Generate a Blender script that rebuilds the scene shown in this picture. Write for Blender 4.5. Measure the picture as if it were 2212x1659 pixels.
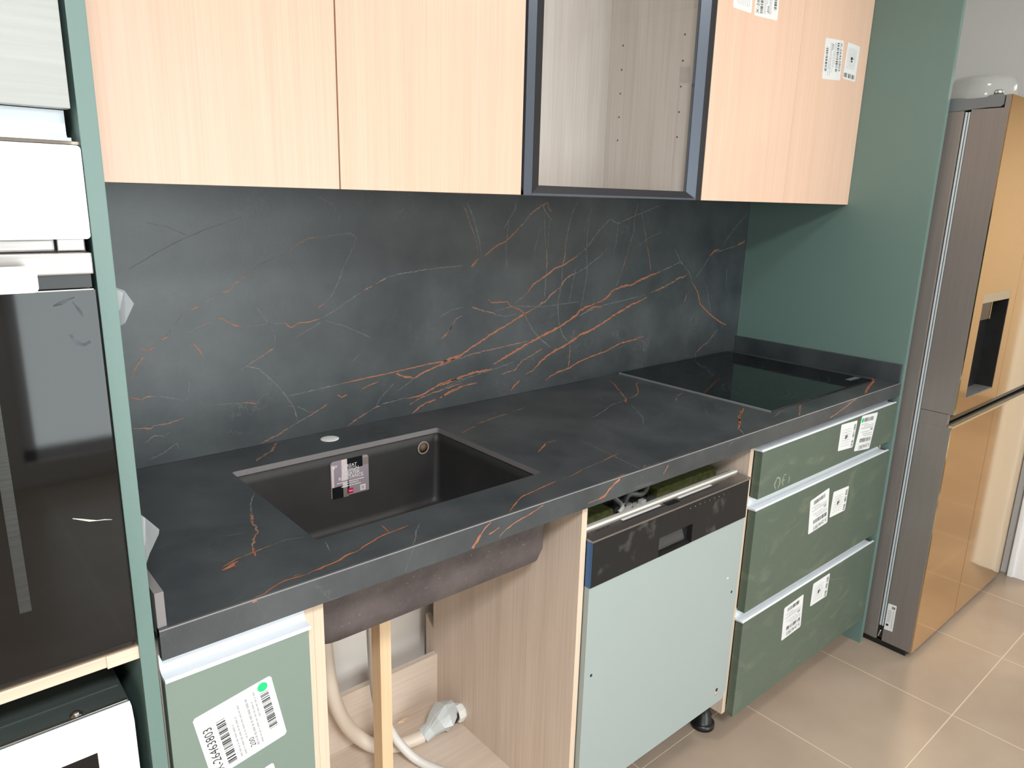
import bpy, bmesh, math, random
from mathutils import Vector, Matrix
random.seed(7)
S = bpy.context.scene
for o in list(bpy.data.objects): bpy.data.objects.remove(o)
COL = S.collection

# ------------------------------------------------------------ camera, world, lights, exposure
cam_d = bpy.data.cameras.new('camera'); cam = bpy.data.objects.new('camera', cam_d); COL.objects.link(cam)
cam_d.sensor_width = 36; cam_d.lens = 1571.96 / 2212 * 36; cam_d.clip_start = .02
_yaw, _pitch, _roll = -0.7131, -0.2494, 0.0258
_r = Vector((math.cos(_yaw), math.sin(_yaw), 0)); _f0 = Vector((-math.sin(_yaw), math.cos(_yaw), 0)); _u0 = Vector((0, 0, 1))
_f = _f0*math.cos(_pitch) + _u0*math.sin(_pitch); _u = _u0*math.cos(_pitch) - _f0*math.sin(_pitch)
_r2 = _r*math.cos(_roll) + _u*math.sin(_roll); _u2 = _u*math.cos(_roll) - _r*math.sin(_roll)
M = Matrix((_r2, _u2, -_f)).transposed().to_4x4(); M.translation = Vector((-0.197, -1.4909, 1.4681))
cam.matrix_world = M
S.camera = cam
S.view_settings.view_transform = 'Standard'; S.view_settings.look = 'None'
S.view_settings.exposure = 0.0; S.view_settings.gamma = 1.0; S.view_settings.use_curve_mapping = False

world = bpy.data.worlds.new('world'); S.world = world; world.use_nodes = True
bgn = world.node_tree.nodes['Background']; bgn.inputs[0].default_value = (0.90, 0.95, 1.0, 1); bgn.inputs[1].default_value = 11.0

def area(name, loc, rot, sx, sy, power, col):
    l = bpy.data.lights.new(name, 'AREA'); l.shape = 'RECTANGLE'; l.size = sx; l.size_y = sy; l.energy = power; l.color = col
    o = bpy.data.objects.new(name, l); COL.objects.link(o); o.location = loc; o.rotation_euler = rot
    return o
CEIL = 2.45
L_NEAR = (1.55, -1.36)      # ceiling lamp above the hob's side of the room
L_BACK = (-0.35, -2.25)     # brighter ceiling lamp behind the photographer's left
area('light_near', (L_NEAR[0], L_NEAR[1], CEIL-.055), (0, 0, 0), .30, .30, 11, (1.0, .96, .92))
area('light_back', (L_BACK[0], L_BACK[1], CEIL-.055), (0, 0, 0), .38, .38, 70, (.98, .985, 1.0))
area('light_hall', (4.7, -1.9, 2.4), (0, 0, 0), 1.0, 1.0, 50, (1.0, .92, .82))   # lamp of the next room, through the doorway
_p = area('added_window_portal', (1.05, -3.98, 1.135), (math.radians(90), 0, 0), 1.7, 2.03, 1, (1, 1, 1)); _p.data.cycles.is_portal = True  # guides sky light through the added front window
# ------------------------------------------------------------ helpers
def lin(c): return tuple(((v/255.)/12.92 if v/255. <= .04045 else ((v/255.+.055)/1.055)**2.4) for v in c) + (1,)
class NT:
    def __init__(s, m): s.t = m.node_tree; s.n = s.t.nodes
    def add(s, typ, **k):
        n = s.n.new(typ)
        for a, b in k.items(): setattr(n, a, b)
        return n
    def link(s, a, b): s.t.links.new(a, b)
def mat(name, c, rough=.5, metal=0., spec=.5, var=.0, vscale=8., stretch=(1,1,1), bump=0., bscale=200., c2=None, detail=4., rvar=0., coat=0.):
    m = bpy.data.materials.new(name); m.use_nodes = True; t = NT(m); b = t.n['Principled BSDF']
    b.inputs['Base Color'].default_value = lin(c); b.inputs['Roughness'].default_value = rough; b.inputs['Metallic'].default_value = metal
    b.inputs['Specular IOR Level'].default_value = spec
    if coat: b.inputs['Coat Weight'].default_value = coat; b.inputs['Coat Roughness'].default_value = .08
    m.diffuse_color = lin(c)
    if c2 is None and var: c2 = tuple(max(0, v*(1-var)) for v in c)
    if c2 is not None or bump or rvar:
        tc = t.add('ShaderNodeTexCoord'); mp = t.add('ShaderNodeMapping'); mp.inputs['Scale'].default_value = stretch
        t.link(tc.outputs['Object'], mp.inputs['Vector'])
    if c2 is not None or rvar:
        nz = t.add('ShaderNodeTexNoise'); nz.inputs['Scale'].default_value = vscale; nz.inputs['Detail'].default_value = detail
        t.link(mp.outputs[0], nz.inputs['Vector'])
        rp = t.add('ShaderNodeValToRGB'); rp.color_ramp.elements[0].position = .32; rp.color_ramp.elements[1].position = .68
        rp.color_ramp.elements[0].color = lin(c2 or c); rp.color_ramp.elements[1].color = lin(c)
        t.link(nz.outputs[0], rp.inputs[0]); t.link(rp.outputs[0], b.inputs['Base Color'])
        if rvar:
            mr = t.add('ShaderNodeMapRange'); mr.inputs['To Min'].default_value = rough-rvar; mr.inputs['To Max'].default_value = rough+rvar
            t.link(nz.outputs[0], mr.inputs[0]); t.link(mr.outputs[0], b.inputs['Roughness'])
    if bump:
        nb = t.add('ShaderNodeTexNoise'); nb.inputs['Scale'].default_value = bscale; nb.inputs['Detail'].default_value = 3
        t.link(mp.outputs[0], nb.inputs['Vector'])
        bp = t.add('ShaderNodeBump'); bp.inputs['Strength'].default_value = bump; bp.inputs['Distance'].default_value = .002
        t.link(nb.outputs[0], bp.inputs['Height']); t.link(bp.outputs[0], b.inputs['Normal'])
    return m
def wood(name, c, c2, axis='z', rough=.5, fine=90., spec=.4, broad=.35):
    """fine lines along one axis plus broader bands"""
    m = bpy.data.materials.new(name); m.use_nodes = True; t = NT(m); b = t.n['Principled BSDF']
    b.inputs['Roughness'].default_value = rough; b.inputs['Specular IOR Level'].default_value = spec
    tc = t.add('ShaderNodeTexCoord')
    def ns(scale, lng, det):
        mp = t.add('ShaderNodeMapping'); s = [scale]*3; s['xyz'.index(axis)] = lng; mp.inputs['Scale'].default_value = s
        t.link(tc.outputs['Object'], mp.inputs['Vector'])
        n = t.add('ShaderNodeTexNoise'); n.inputs['Scale'].default_value = 1; n.inputs['Detail'].default_value = det; n.inputs['Distortion'].default_value = .3
        t.link(mp.outputs[0], n.inputs['Vector']); return n
    a = ns(fine*3, 3.5, 3); d = ns(fine*.22, .7, 2)
    mx = t.add('ShaderNodeMix', data_type='FLOAT'); mx.inputs[0].default_value = 1-broad
    t.link(d.outputs[0], mx.inputs[2]); t.link(a.outputs[0], mx.inputs[3])
    rp = t.add('ShaderNodeValToRGB'); rp.color_ramp.elements[0].position = .34; rp.color_ramp.elements[1].position = .62
    rp.color_ramp.elements[0].color = lin(c2); rp.color_ramp.elements[1].color = lin(c)
    t.link(mx.outputs[0], rp.inputs[0]); t.link(rp.outputs[0], b.inputs['Base Color'])
    return m

class MB:
    """collects shapes in world metres and links them as ONE mesh object"""
    def __init__(s): s.bm = bmesh.new(); s.mats = []
    def mi(s, m):
        if m not in s.mats: s.mats.append(m)
        return s.mats.index(m)
    def box(s, x0, x1, y0, y1, z0, z1, m, bev=.0, seg=2):
        t = bmesh.new(); bmesh.ops.create_cube(t, size=1)
        for v in t.verts: v.co = Vector((x0+(v.co.x+.5)*(x1-x0), y0+(v.co.y+.5)*(y1-y0), z0+(v.co.z+.5)*(z1-z0)))
        if bev: bmesh.ops.bevel(t, geom=t.edges[:], offset=min(bev, abs(x1-x0)*.45, abs(y1-y0)*.45, abs(z1-z0)*.45), segments=seg, profile=.7, affect='EDGES')
        return s.merge(t, m)
    def merge(s, t, m, smooth=False):
        i = s.mi(m); mp = {}
        bmesh.ops.recalc_face_normals(t, faces=t.faces[:])
        for v in t.verts: mp[v] = s.bm.verts.new(v.co)
        for f in t.faces:
            try: g = s.bm.faces.new([mp[v] for v in f.verts])
            except ValueError: continue
            g.material_index = i; g.smooth = smooth
        t.free(); return s
    def poly(s, pts, m, smooth=False):
        vs = [s.bm.verts.new(Vector(p)) for p in pts]; f = s.bm.faces.new(vs); f.material_index = s.mi(m); f.smooth = smooth; return f
    def prism(s, pts, d, m):
        """closed polygon pts extruded along vector d"""
        t = bmesh.new(); a = [t.verts.new(Vector(p)) for p in pts]; b = [t.verts.new(Vector(p)+Vector(d)) for p in pts]; n = len(a)
        t.faces.new(a); t.faces.new(b[::-1])
        for i in range(n): t.faces.new([a[i], b[i], b[(i+1) % n], a[(i+1) % n]])
        return s.merge(t, m)
    def rings(s, loops, m, closed=True, cap0=True, cap1=True, smooth=True):
        """skin a list of equally long vertex loops"""
        t = bmesh.new(); L = [[t.verts.new(Vector(p)) for p in lp] for lp in loops]; n = len(L[0])
        for a, b in zip(L, L[1:]):
            for i in range(n if closed else n-1): t.faces.new([a[i], b[i], b[(i+1) % n], a[(i+1) % n]])
        if cap0: t.faces.new(L[0])
        if cap1: t.faces.new(L[-1][::-1])
        return s.merge(t, m, smooth)
    def lathe(s, prof, c, m, axis='z', n=32, smooth=True):
        """prof = [(r, h)], c = centre"""
        lp = []
        for r, h in prof:
            l = []
            for k in range(n):
                a = 2*math.pi*k/n; u, v = r*math.cos(a), r*math.sin(a)
                l.append((c[0]+u, c[1]+v, c[2]+h) if axis == 'z' else ((c[0]+h, c[1]+u, c[2]+v) if axis == 'x' else (c[0]+u, c[1]+h, c[2]+v)))
            lp.append(l)
        return s.rings(lp, m, True, prof[0][0] > 1e-6, prof[-1][0] > 1e-6, smooth)
    def tube(s, pts, r, m, n=16, caps=True, ridge=0., pitch=.004):
        P = [Vector(p) for p in pts]
        Q = []
        for i in range(len(P)-1):     # Catmull-Rom smoothing
            p0 = P[max(i-1, 0)]; p1 = P[i]; p2 = P[i+1]; p3 = P[min(i+2, len(P)-1)]
            k = 8 if not ridge else max(8, int((p2-p1).length/pitch*2))
            for j in range(k):
                u = j/k
                Q.append(.5*((2*p1)+(p2-p0)*u+(2*p0-5*p1+4*p2-p3)*u*u+(3*p1-p0-3*p2+p3)*u**3))
        Q.append(P[-1]); loops = []; up = Vector((.13, .2, .97)).normalized()
        for i, q in enumerate(Q):
            d = (Q[min(i+1, len(Q)-1)]-Q[max(i-1, 0)]).normalized()
            a = d.cross(up).normalized() if i == 0 else (a-d*a.dot(d)).normalized()
            b = d.cross(a); rr = r(i/(len(Q)-1)) if callable(r) else r
            rr += ridge*(i % 2)
            loops.append([q+a*rr*math.cos(2*math.pi*k/n)+b*rr*math.sin(2*math.pi*k/n) for k in range(n)])
        return s.rings(loops, m, True, caps, caps, True)
    def ribbon(s, pts, w, m, n, off=.0002, jit=.35, taper=True, sub=.006):
        """an irregular thin inlay following pts on the plane with normal n"""
        N = Vector(n); P = [Vector(p) for p in pts]; Q = []
        for i in range(len(P)-1):
            L = (P[i+1]-P[i]).length; k = max(1, int(L/sub))
            side = N.cross(P[i+1]-P[i]).normalized()
            for j in range(k):
                e = 0 if j == 0 else random.uniform(-1, 1)*w*jit*.8
                Q.append(P[i].lerp(P[i+1], j/k)+side*e)
        Q.append(P[-1]); prev = None
        for i, q in enumerate(Q):
            d = (Q[min(i+1, len(Q)-1)]-Q[max(i-1, 0)])
            if d.length < 1e-7: continue
            sd = N.cross(d.normalized()); ww = w*.5*random.uniform(1-jit, 1+jit)
            if taper: ww *= min(1, .35+1.3*min(i, len(Q)-1-i)/max(3, len(Q)*.25))
            cur = [s.bm.verts.new(q+sd*ww+N*off), s.bm.verts.new(q-sd*ww+N*off)]
            if prev:
                f = s.bm.faces.new([prev[0], prev[1], cur[1], cur[0]]); f.material_index = s.mi(m)
                f.normal_update()
                if f.normal.dot(N) < 0: f.normal_flip()
            prev = cur
        return s
    def text(s, txt, o, u, v, size, m, off=.0005, w=1.):
        """flat lettering: baseline start o, reading direction u, up v"""
        cu = bpy.data.curves.new('t', 'FONT'); cu.body = txt; cu.size = 1; cu.resolution_u = 2
        ob = bpy.data.objects.new('t', cu); me = bpy.data.meshes.new_from_object(ob)
        u = Vector(u).normalized(); v = Vector(v).normalized(); N = u.cross(v); i = s.mi(m); o = Vector(o)
        vs = [s.bm.verts.new(o+u*(p.co.x*size*w)+v*(p.co.y*size)+N*off) for p in me.vertices]
        for p in me.polygons:
            try: f = s.bm.faces.new([vs[k] for k in p.vertices]); f.material_index = i
            except ValueError: pass
        bpy.data.objects.remove(ob); bpy.data.curves.remove(cu); bpy.data.meshes.remove(me)
        return s
    def build(s, name, parent=None, loc=None, smooth_angle=None, **props):
        me = bpy.data.meshes.new(name); R = Vector(loc) if loc is not None else (ROOT.get(parent, Vector((0, 0, 0))) if parent else Vector((0, 0, 0)))
        for v in s.bm.verts: v.co -= R
        s.bm.to_mesh(me); s.bm.free()
        for m in s.mats: me.materials.append(m)
        o = bpy.data.objects.new(name, me); COL.objects.link(o)
        if parent: o.parent = parent; ROOT[o] = R
        else: o.location = R; ROOT[o] = R
        for k, v in props.items(): o[k] = v
        return o
ROOT = {}
def thing(name, loc, label, cat, group=None):
    o = bpy.data.objects.new(name, None); o.empty_display_size = .05; COL.objects.link(o); o.location = loc
    o['label'] = label; o['category'] = cat
    if group: o['group'] = group
    ROOT[o] = Vector(loc); return o
def struct(mb, name): return mb.build(name, kind='structure')
def onebox(name, parent, x0, x1, y0, y1, z0, z1, m, bev=.0008, **k): return MB().box(x0, x1, y0, y1, z0, z1, m, bev).build(name, parent, **k)
SPLASH_VEINS = [["o",5.7,[1.0235,1.0317,1.0934,1.0568,1.1825,1.0867,1.2706,1.1121,1.3352,1.1389,1.3467,1.151,1.377,1.1618,1.4177,1.1685]],
["o",5.1,[1.4207,1.1718,1.4367,1.1729,1.4652,1.1843,1.4868,1.2022,1.5296,1.2132,1.5777,1.216,1.6117,1.2279,1.661,1.2394,1.7116,1.2502]],
["g",2.1,[1.7116,1.2502,1.7559,1.2611,1.8085,1.2758,1.8314,1.2823]],
["o",3.5,[1.3779,1.1485,1.4088,1.1594,1.4446,1.1558]],
["g",1.7,[1.3477,1.1357,1.3781,1.1463,1.4093,1.1527]],
["o",4.4,[0.8473,1.0481,0.9074,1.0676,0.9648,1.0935,1.024,1.1191,1.0801,1.1399,1.1272,1.1594,1.1648,1.1715,1.173,1.1738]],
["p",2.7,[1.173,1.1738,1.1975,1.1864,1.2059,1.1879,1.2304,1.2082,1.2669,1.2281,1.275,1.239,1.2861,1.2488,1.3063,1.2583,1.3299,1.2636]],
["g",1.8,[1.3299,1.2636,1.3685,1.2789,1.3923,1.2929,1.4288,1.311,1.4588,1.3361]],
["o",5.5,[1.1421,0.9876,1.1503,0.9908,1.1725,0.9955,1.1834,1.0057,1.1943,1.0151,1.2394,1.0377,1.3098,1.059,1.3577,1.0797,1.3889,1.0841,1.4392,1.101,1.5101,1.129,1.5771,1.1514,1.6575,1.1716]],
["p",3.5,[1.6745,1.1846,1.733,1.1978,1.7927,1.2162,1.8231,1.2258,1.8469,1.2281,1.8656,1.2395]],
["o",3.7,[1.2213,0.9579,1.243,0.9694,1.2783,0.9779,1.3146,0.982,1.3571,0.9968,1.4139,1.008,1.4662,1.0134,1.5394,1.0332,1.6169,1.0393,1.6567,1.0448]],
["p",2.3,[1.0502,1.0002,1.1005,1.0051,1.1268,1.0278,1.1705,1.0415,1.2039,1.0547]],
["o",5.2,[1.0862,0.9468,1.102,0.9614,1.1206,0.9736]],
["o",4.9,[0.8473,0.9963,0.9032,1.0094,0.9611,1.0173,0.9909,1.0173,1.0187,1.0201]],
["g",1.5,[0.8474,0.9873,0.9417,1.0071,1.0419,1.0199,1.105,1.0305]],
["o",3.0,[0.8474,0.9638,0.8751,0.9772,0.9177,0.9858,0.969,0.9871]],
["p",1.7,[0.9146,1.0621,0.9554,1.069,1.0404,1.0752,1.1466,1.0821]],
["o",2.5,[1.0018,1.2112,1.012,1.1997,1.0678,1.1989,1.0786,1.1862,1.1105,1.1757,1.1298,1.162,1.1443,1.1383]],
["g",2.1,[1.1443,1.1383,1.1677,1.1071,1.191,1.0858,1.2386,1.0529]],
["o",6.0,[0.9449,1.2976,0.9565,1.3064,0.9682,1.3172]],
["o",3.2,[0.9849,1.3223,1.0137,1.3402,1.0331,1.3511,1.0579,1.3582,1.0902,1.3824,1.1026,1.3938]],
["p",2.3,[1.1026,1.3938,1.1228,1.409,1.1379,1.4262,1.1742,1.4476,1.2034,1.4596]],
["o",3.1,[1.2032,1.4635,1.2068,1.448,1.2213,1.4345]],
["g",2.0,[1.2224,1.4129,1.1964,1.4362,1.1846,1.4555]],
["o",3.7,[1.1305,1.2126,1.1462,1.2257,1.1618,1.241,1.1942,1.2555,1.227,1.2723,1.238,1.28,1.2692,1.287,1.3065,1.3022,1.3296,1.314]],
["g",2.3,[1.3296,1.314,1.3646,1.334,1.4107,1.3795,1.4583,1.4173,1.4953,1.4036,1.5703,1.4262,1.6869,1.4582]],
["g",1.5,[1.089,1.1874,1.1305,1.2126]],
["g",1.6,[1.4953,1.4036,1.4933,1.3527,1.4807,1.3095,1.4881,1.3005]],
["g",1.6,[1.1941,1.4285,1.1966,1.3775,1.2043,1.3337]],
["g",1.6,[1.2139,1.4168,1.2115,1.3773,1.2115,1.3335]],
["p",2.9,[1.2059,1.3336,1.2079,1.3176,1.2098,1.3014,1.2086,1.2812]],
["g",1.7,[1.2086,1.2812,1.2066,1.2528,1.2053,1.1995]],
["g",2.0,[1.3197,1.4614,1.301,1.4331,1.2842,1.3766]],
["p",2.0,[1.2842,1.3766,1.279,1.3482,1.2768,1.3073,1.2709,1.289]],
["g",1.8,[1.2709,1.289,1.2695,1.233,1.2577,1.1834,1.2638,1.1277,1.2809,1.0874,1.3097,1.0603]],
["p",1.9,[1.5834,1.4655,1.5707,1.4219]],
["g",1.9,[1.5707,1.4219,1.5713,1.3824,1.5526,1.3296]],
["o",2.6,[1.5445,1.3076,1.5308,1.2724]],
["g",2.0,[1.5526,1.3296,1.5445,1.3076]],
["g",2.0,[1.5308,1.2724,1.5112,1.2286,1.5027,1.2111]],
["g",1.8,[1.599,1.4483,1.6147,1.3998]],
["p",2.3,[1.6147,1.3998,1.6393,1.3367]],
["p",2.3,[1.6393,1.3367,1.6543,1.2998,1.6668,1.2531]],
["g",2.4,[1.7781,1.3291,1.8158,1.2804,1.869,1.2443,1.8904,1.2086]],
["o",4.4,[1.8904,1.2086,1.9293,1.1713,1.9483,1.1292,2.0111,1.0881,2.0896,1.0495,2.124,1.0383]],
["g",2.1,[2.2067,1.4445,2.1558,1.4135,2.1068,1.3781,2.045,1.3182]],
["o",5.1,[2.0321,1.316,2.0025,1.3092,1.9794,1.2908]],
["g",2.2,[1.9796,1.2898,1.9428,1.2511,1.9057,1.2178]],
["p",3.6,[2.2113,1.3448,2.1795,1.336,2.1439,1.3252]],
["g",1.9,[2.1439,1.3252,2.0121,1.3039]],
["g",2.4,[2.0745,1.0294,2.018,0.9867]],
["o",2.7,[1.9845,0.9744,1.9521,0.9568]],
["g",2.7,[2.018,0.9867,1.9845,0.9744]],
["g",2.0,[1.9521,0.9568,1.9457,0.9416]],
["g",2.2,[0.9289,1.4589,0.9502,1.4163,0.9698,1.3615,0.9802,1.3168]],
["p",1.4,[0.9176,1.4516,0.9363,1.4127,0.958,1.3654,0.9657,1.3247]],
["g",1.5,[1.0922,1.4691,1.0881,1.4429,1.0663,1.4128,1.0471,1.3866]],
["g",1.4,[1.0663,1.4128,1.0584,1.3411,1.0652,1.2832]],
["g",1.7,[1.3805,1.4501,1.3667,1.3882,1.3652,1.3255,1.3729,1.2616,1.3598,1.1848,1.3526,1.1549]],
["g",1.4,[1.3747,1.4459,1.3521,1.38]],
["g",1.3,[1.1819,1.3972,1.163,1.3386,1.1591,1.3031]],
["p",2.1,[0.9487,1.1939,0.9877,1.1793,1.0176,1.1731,1.033,1.1639]],
["g",1.4,[1.033,1.1639,1.0638,1.1594,1.1004,1.1624]],
["p",1.8,[0.8495,1.1193,0.8745,1.1357,0.8927,1.1586]],
["g",1.7,[1.3318,1.0977,1.316,1.0574]],
["p",2.1,[1.316,1.0574,1.3154,1.0176,1.3132,0.9844]],
["g",1.4,[1.0276,1.1762,1.0891,1.1854,1.1981,1.1752,1.3447,1.1794]],
["g",1.6,[1.4282,1.158,1.5338,1.1684,1.6457,1.1794]],
["g",1.7,[1.9772,1.1939,2.0001,1.1307,2.0193,1.0927]],
["p",2.1,[1.867,1.1701,1.8588,1.1407]],
["g",1.7,[1.9227,1.1004,1.8868,1.0574]],
["g",1.7,[2.0925,1.2501,2.1004,1.1765]],
["g",1.4,[1.3258,1.2806,1.3116,1.2222,1.3025,1.1759]],
["g",1.5,[1.5937,1.3331,1.6543,1.3636,1.7114,1.3767]],
["p",2.0,[0.1311,1.1193,0.1364,1.1284,0.1433,1.139,0.1516,1.1494,0.165,1.1658]],
["o",3.0,[0.165,1.1658,0.1809,1.1755]],
["o",3.0,[0.1526,1.1761,0.1651,1.1668]],
["o",5.0,[0.1924,1.1858,0.2036,1.1913]],
["g",1.2,[0.1809,1.1755,0.1924,1.1858]],
["g",1.3,[0.2036,1.1913,0.2194,1.2145,0.2399,1.2359]],
["o",3.0,[0.2482,1.2402,0.2678,1.2463]],
["g",1.5,[0.2678,1.2463,0.2898,1.2588,0.3101,1.2659]],
["p",2.0,[0.3101,1.2659,0.3309,1.2764,0.3437,1.2893,0.3632,1.3002,0.3797,1.3131]],
["g",1.5,[0.3797,1.3131,0.4035,1.3276,0.4402,1.3385,0.4591,1.3484]],
["p",1.6,[0.4708,1.3586,0.4785,1.362,0.5057,1.3755,0.529,1.3777]],
["g",1.6,[0.4591,1.3484,0.4708,1.3586]],
["g",1.6,[0.529,1.3777,0.5567,1.3802,0.6057,1.3851,0.6198,1.3721,0.6043,1.3428,0.5867,1.3137,0.5688,1.2736,0.5535,1.2484,0.5305,1.2294]],
["g",1.5,[0.2331,1.1916,0.2696,1.2072,0.3,1.2192]],
["o",1.8,[0.2679,1.2067,0.283,1.2121]],
["o",6.1,[0.3017,1.219,0.3132,1.2173]],
["o",2.4,[0.3132,1.2163,0.326,1.2066,0.3359,1.2012,0.3494,1.1968]],
["g",1.0,[0.3494,1.1968,0.4139,1.1987,0.451,1.1953]],
["g",1.3,[0.239,1.186,0.2477,1.1749]],
["o",2.6,[0.2477,1.1749,0.2564,1.1638,0.2637,1.1526,0.2676,1.1401]],
["g",1.0,[0.2186,1.2766,0.2478,1.2551]],
["o",2.3,[0.4398,1.1981,0.4488,1.19,0.4562,1.1857,0.4738,1.1944,0.5011,1.1945,0.5232,1.1994]],
["o",4.3,[0.5202,1.2228,0.5264,1.2279,0.5338,1.2303]],
["g",1.3,[0.5232,1.1994,0.5416,1.2061,0.5625,1.2157,0.6268,1.2513]],
["p",2.2,[0.6334,1.2547,0.6576,1.2649]],
["p",1.8,[0.6665,1.2683,0.6981,1.283]],
["g",1.5,[0.6981,1.283,0.7442,1.2899,0.821,1.2966,0.9179,1.301]],
["p",1.9,[0.3545,1.1133,0.3767,1.125,0.3973,1.1352,0.4182,1.1456]],
["g",1.1,[0.4182,1.1456,0.4178,1.1712,0.4099,1.1936,0.3933,1.2183,0.382,1.2386]],
["g",1.9,[0.3416,1.106,0.3545,1.1133,0.379,1.1046,0.4102,1.0707,0.4385,1.0324,0.4543,1.0009,0.4608,0.9724]],
["g",1.4,[0.4606,1.0076,0.4837,0.9919,0.4996,0.986]],
["g",1.5,[0.4386,1.0343,0.502,1.038,0.5729,1.0433]],
["o",2.5,[0.5729,1.0433,0.6297,1.0472,0.7218,1.0523,0.8203,1.0595,0.9203,1.0625]],
["o",4.2,[0.717,1.0475,0.7408,1.0358,0.7651,1.0302]],
["o",3.8,[0.7601,1.0245,0.8,1.0405,0.846,1.0519,0.8616,1.0609,0.9202,1.0737]],
["g",1.2,[0.765,1.0238,0.721,1.0025]],
["g",1.1,[0.7119,1.0251,0.6737,0.993,0.6594,0.9743]],
["o",2.2,[0.6223,1.0217,0.6426,1.0289,0.6678,1.0348]],
["o",3.6,[0.7473,0.9791,0.7795,0.9796,0.7997,0.9839,0.846,1.0011,0.883,1.0069,0.9209,1.0083]],
["p",1.8,[0.7545,0.9627,0.7895,0.9745,0.8201,0.9807,0.921,0.9947]],
["o",3.6,[0.7641,0.9383,0.7817,0.9494,0.7995,0.9574,0.8356,0.9627]],
["o",2.4,[0.846,0.9655,0.8832,0.9754,0.9212,0.9833]],
["p",2.0,[0.5821,0.9358,0.6091,0.9516,0.6363,0.9635]],
["g",1.5,[0.6363,0.9635,0.6594,0.9722]],
["o",3.4,[0.6571,0.9713,0.671,0.9732]],
["g",1.4,[0.6734,0.9762,0.7015,0.9779,0.7449,0.9816]],
["o",2.8,[0.5592,1.0185,0.5695,1.0104,0.5848,1.0153]],
["o",3.3,[0.5163,0.9923,0.5332,1.0002]],
["o",3.5,[0.4976,0.9856,0.51,0.9894]],
["g",1.4,[0.5163,0.9923,0.4996,0.9852]],
["p",2.2,[0.4996,0.9852,0.483,0.9783]],
["g",1.3,[0.483,0.9783,0.4385,0.9609]],
["p",1.9,[0.4385,0.9609,0.4069,0.9475,0.3743,0.9386]],
["o",2.4,[0.126,1.0804,0.1374,1.0769,0.1474,1.0726]],
["p",1.8,[0.1474,1.0726,0.1554,1.0774,0.1735,1.0762]],
["g",1.3,[0.1735,1.0762,0.1977,1.0689,0.2222,1.0598,0.2323,1.0652]],
["o",3.2,[0.4394,1.0131,0.4488,1.0088]],
["p",2.0,[0.1259,1.0182,0.1586,1.013,0.1637,1.018,0.1745,1.0177,0.1933,1.0177,0.2193,1.0235]],
["g",1.0,[0.2868,1.0404,0.3422,1.0348]],
["o",2.1,[0.3404,1.0359,0.3724,1.028]],
["g",1.4,[0.1493,1.3243,0.1951,1.3506,0.2358,1.3716,0.2872,1.3931,0.3403,1.4106,0.3747,1.4221]],
["g",1.0,[0.1857,1.4076,0.2231,1.3998,0.2552,1.3839]],
["g",1.2,[0.2361,1.1114,0.2358,1.0873,0.2301,1.0568]],
["g",1.0,[0.213,1.1009,0.2189,1.1342,0.2274,1.1603]],
["g",1.3,[0.1439,0.9855,0.1634,0.9972,0.1816,0.9919,0.1916,0.9987]],
["g",1.1,[0.1498,0.9494,0.1755,0.9579,0.2022,0.9736,0.2074,0.9583]],
["g",1.1,[0.537,1.1933,0.5819,1.1778,0.6545,1.1412]],
["g",1.1,[0.4645,1.1627,0.5289,1.1921]],
["p",1.8,[0.8552,1.119,0.8718,1.1338,0.8979,1.166,0.9165,1.173]],
["g",1.2,[0.8459,1.1747,0.882,1.1909,0.919,1.1945]],
["g",1.1,[0.5733,1.3944,0.5784,1.4232,0.5634,1.4479,0.5213,1.4646]],
["g",1.0,[0.2669,1.1315,0.2626,1.1182]],
["g",1.1,[0.6003,1.0914,0.6182,1.1072]],
["g",1.0,[0.3872,1.3486,0.4044,1.343]]]
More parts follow.
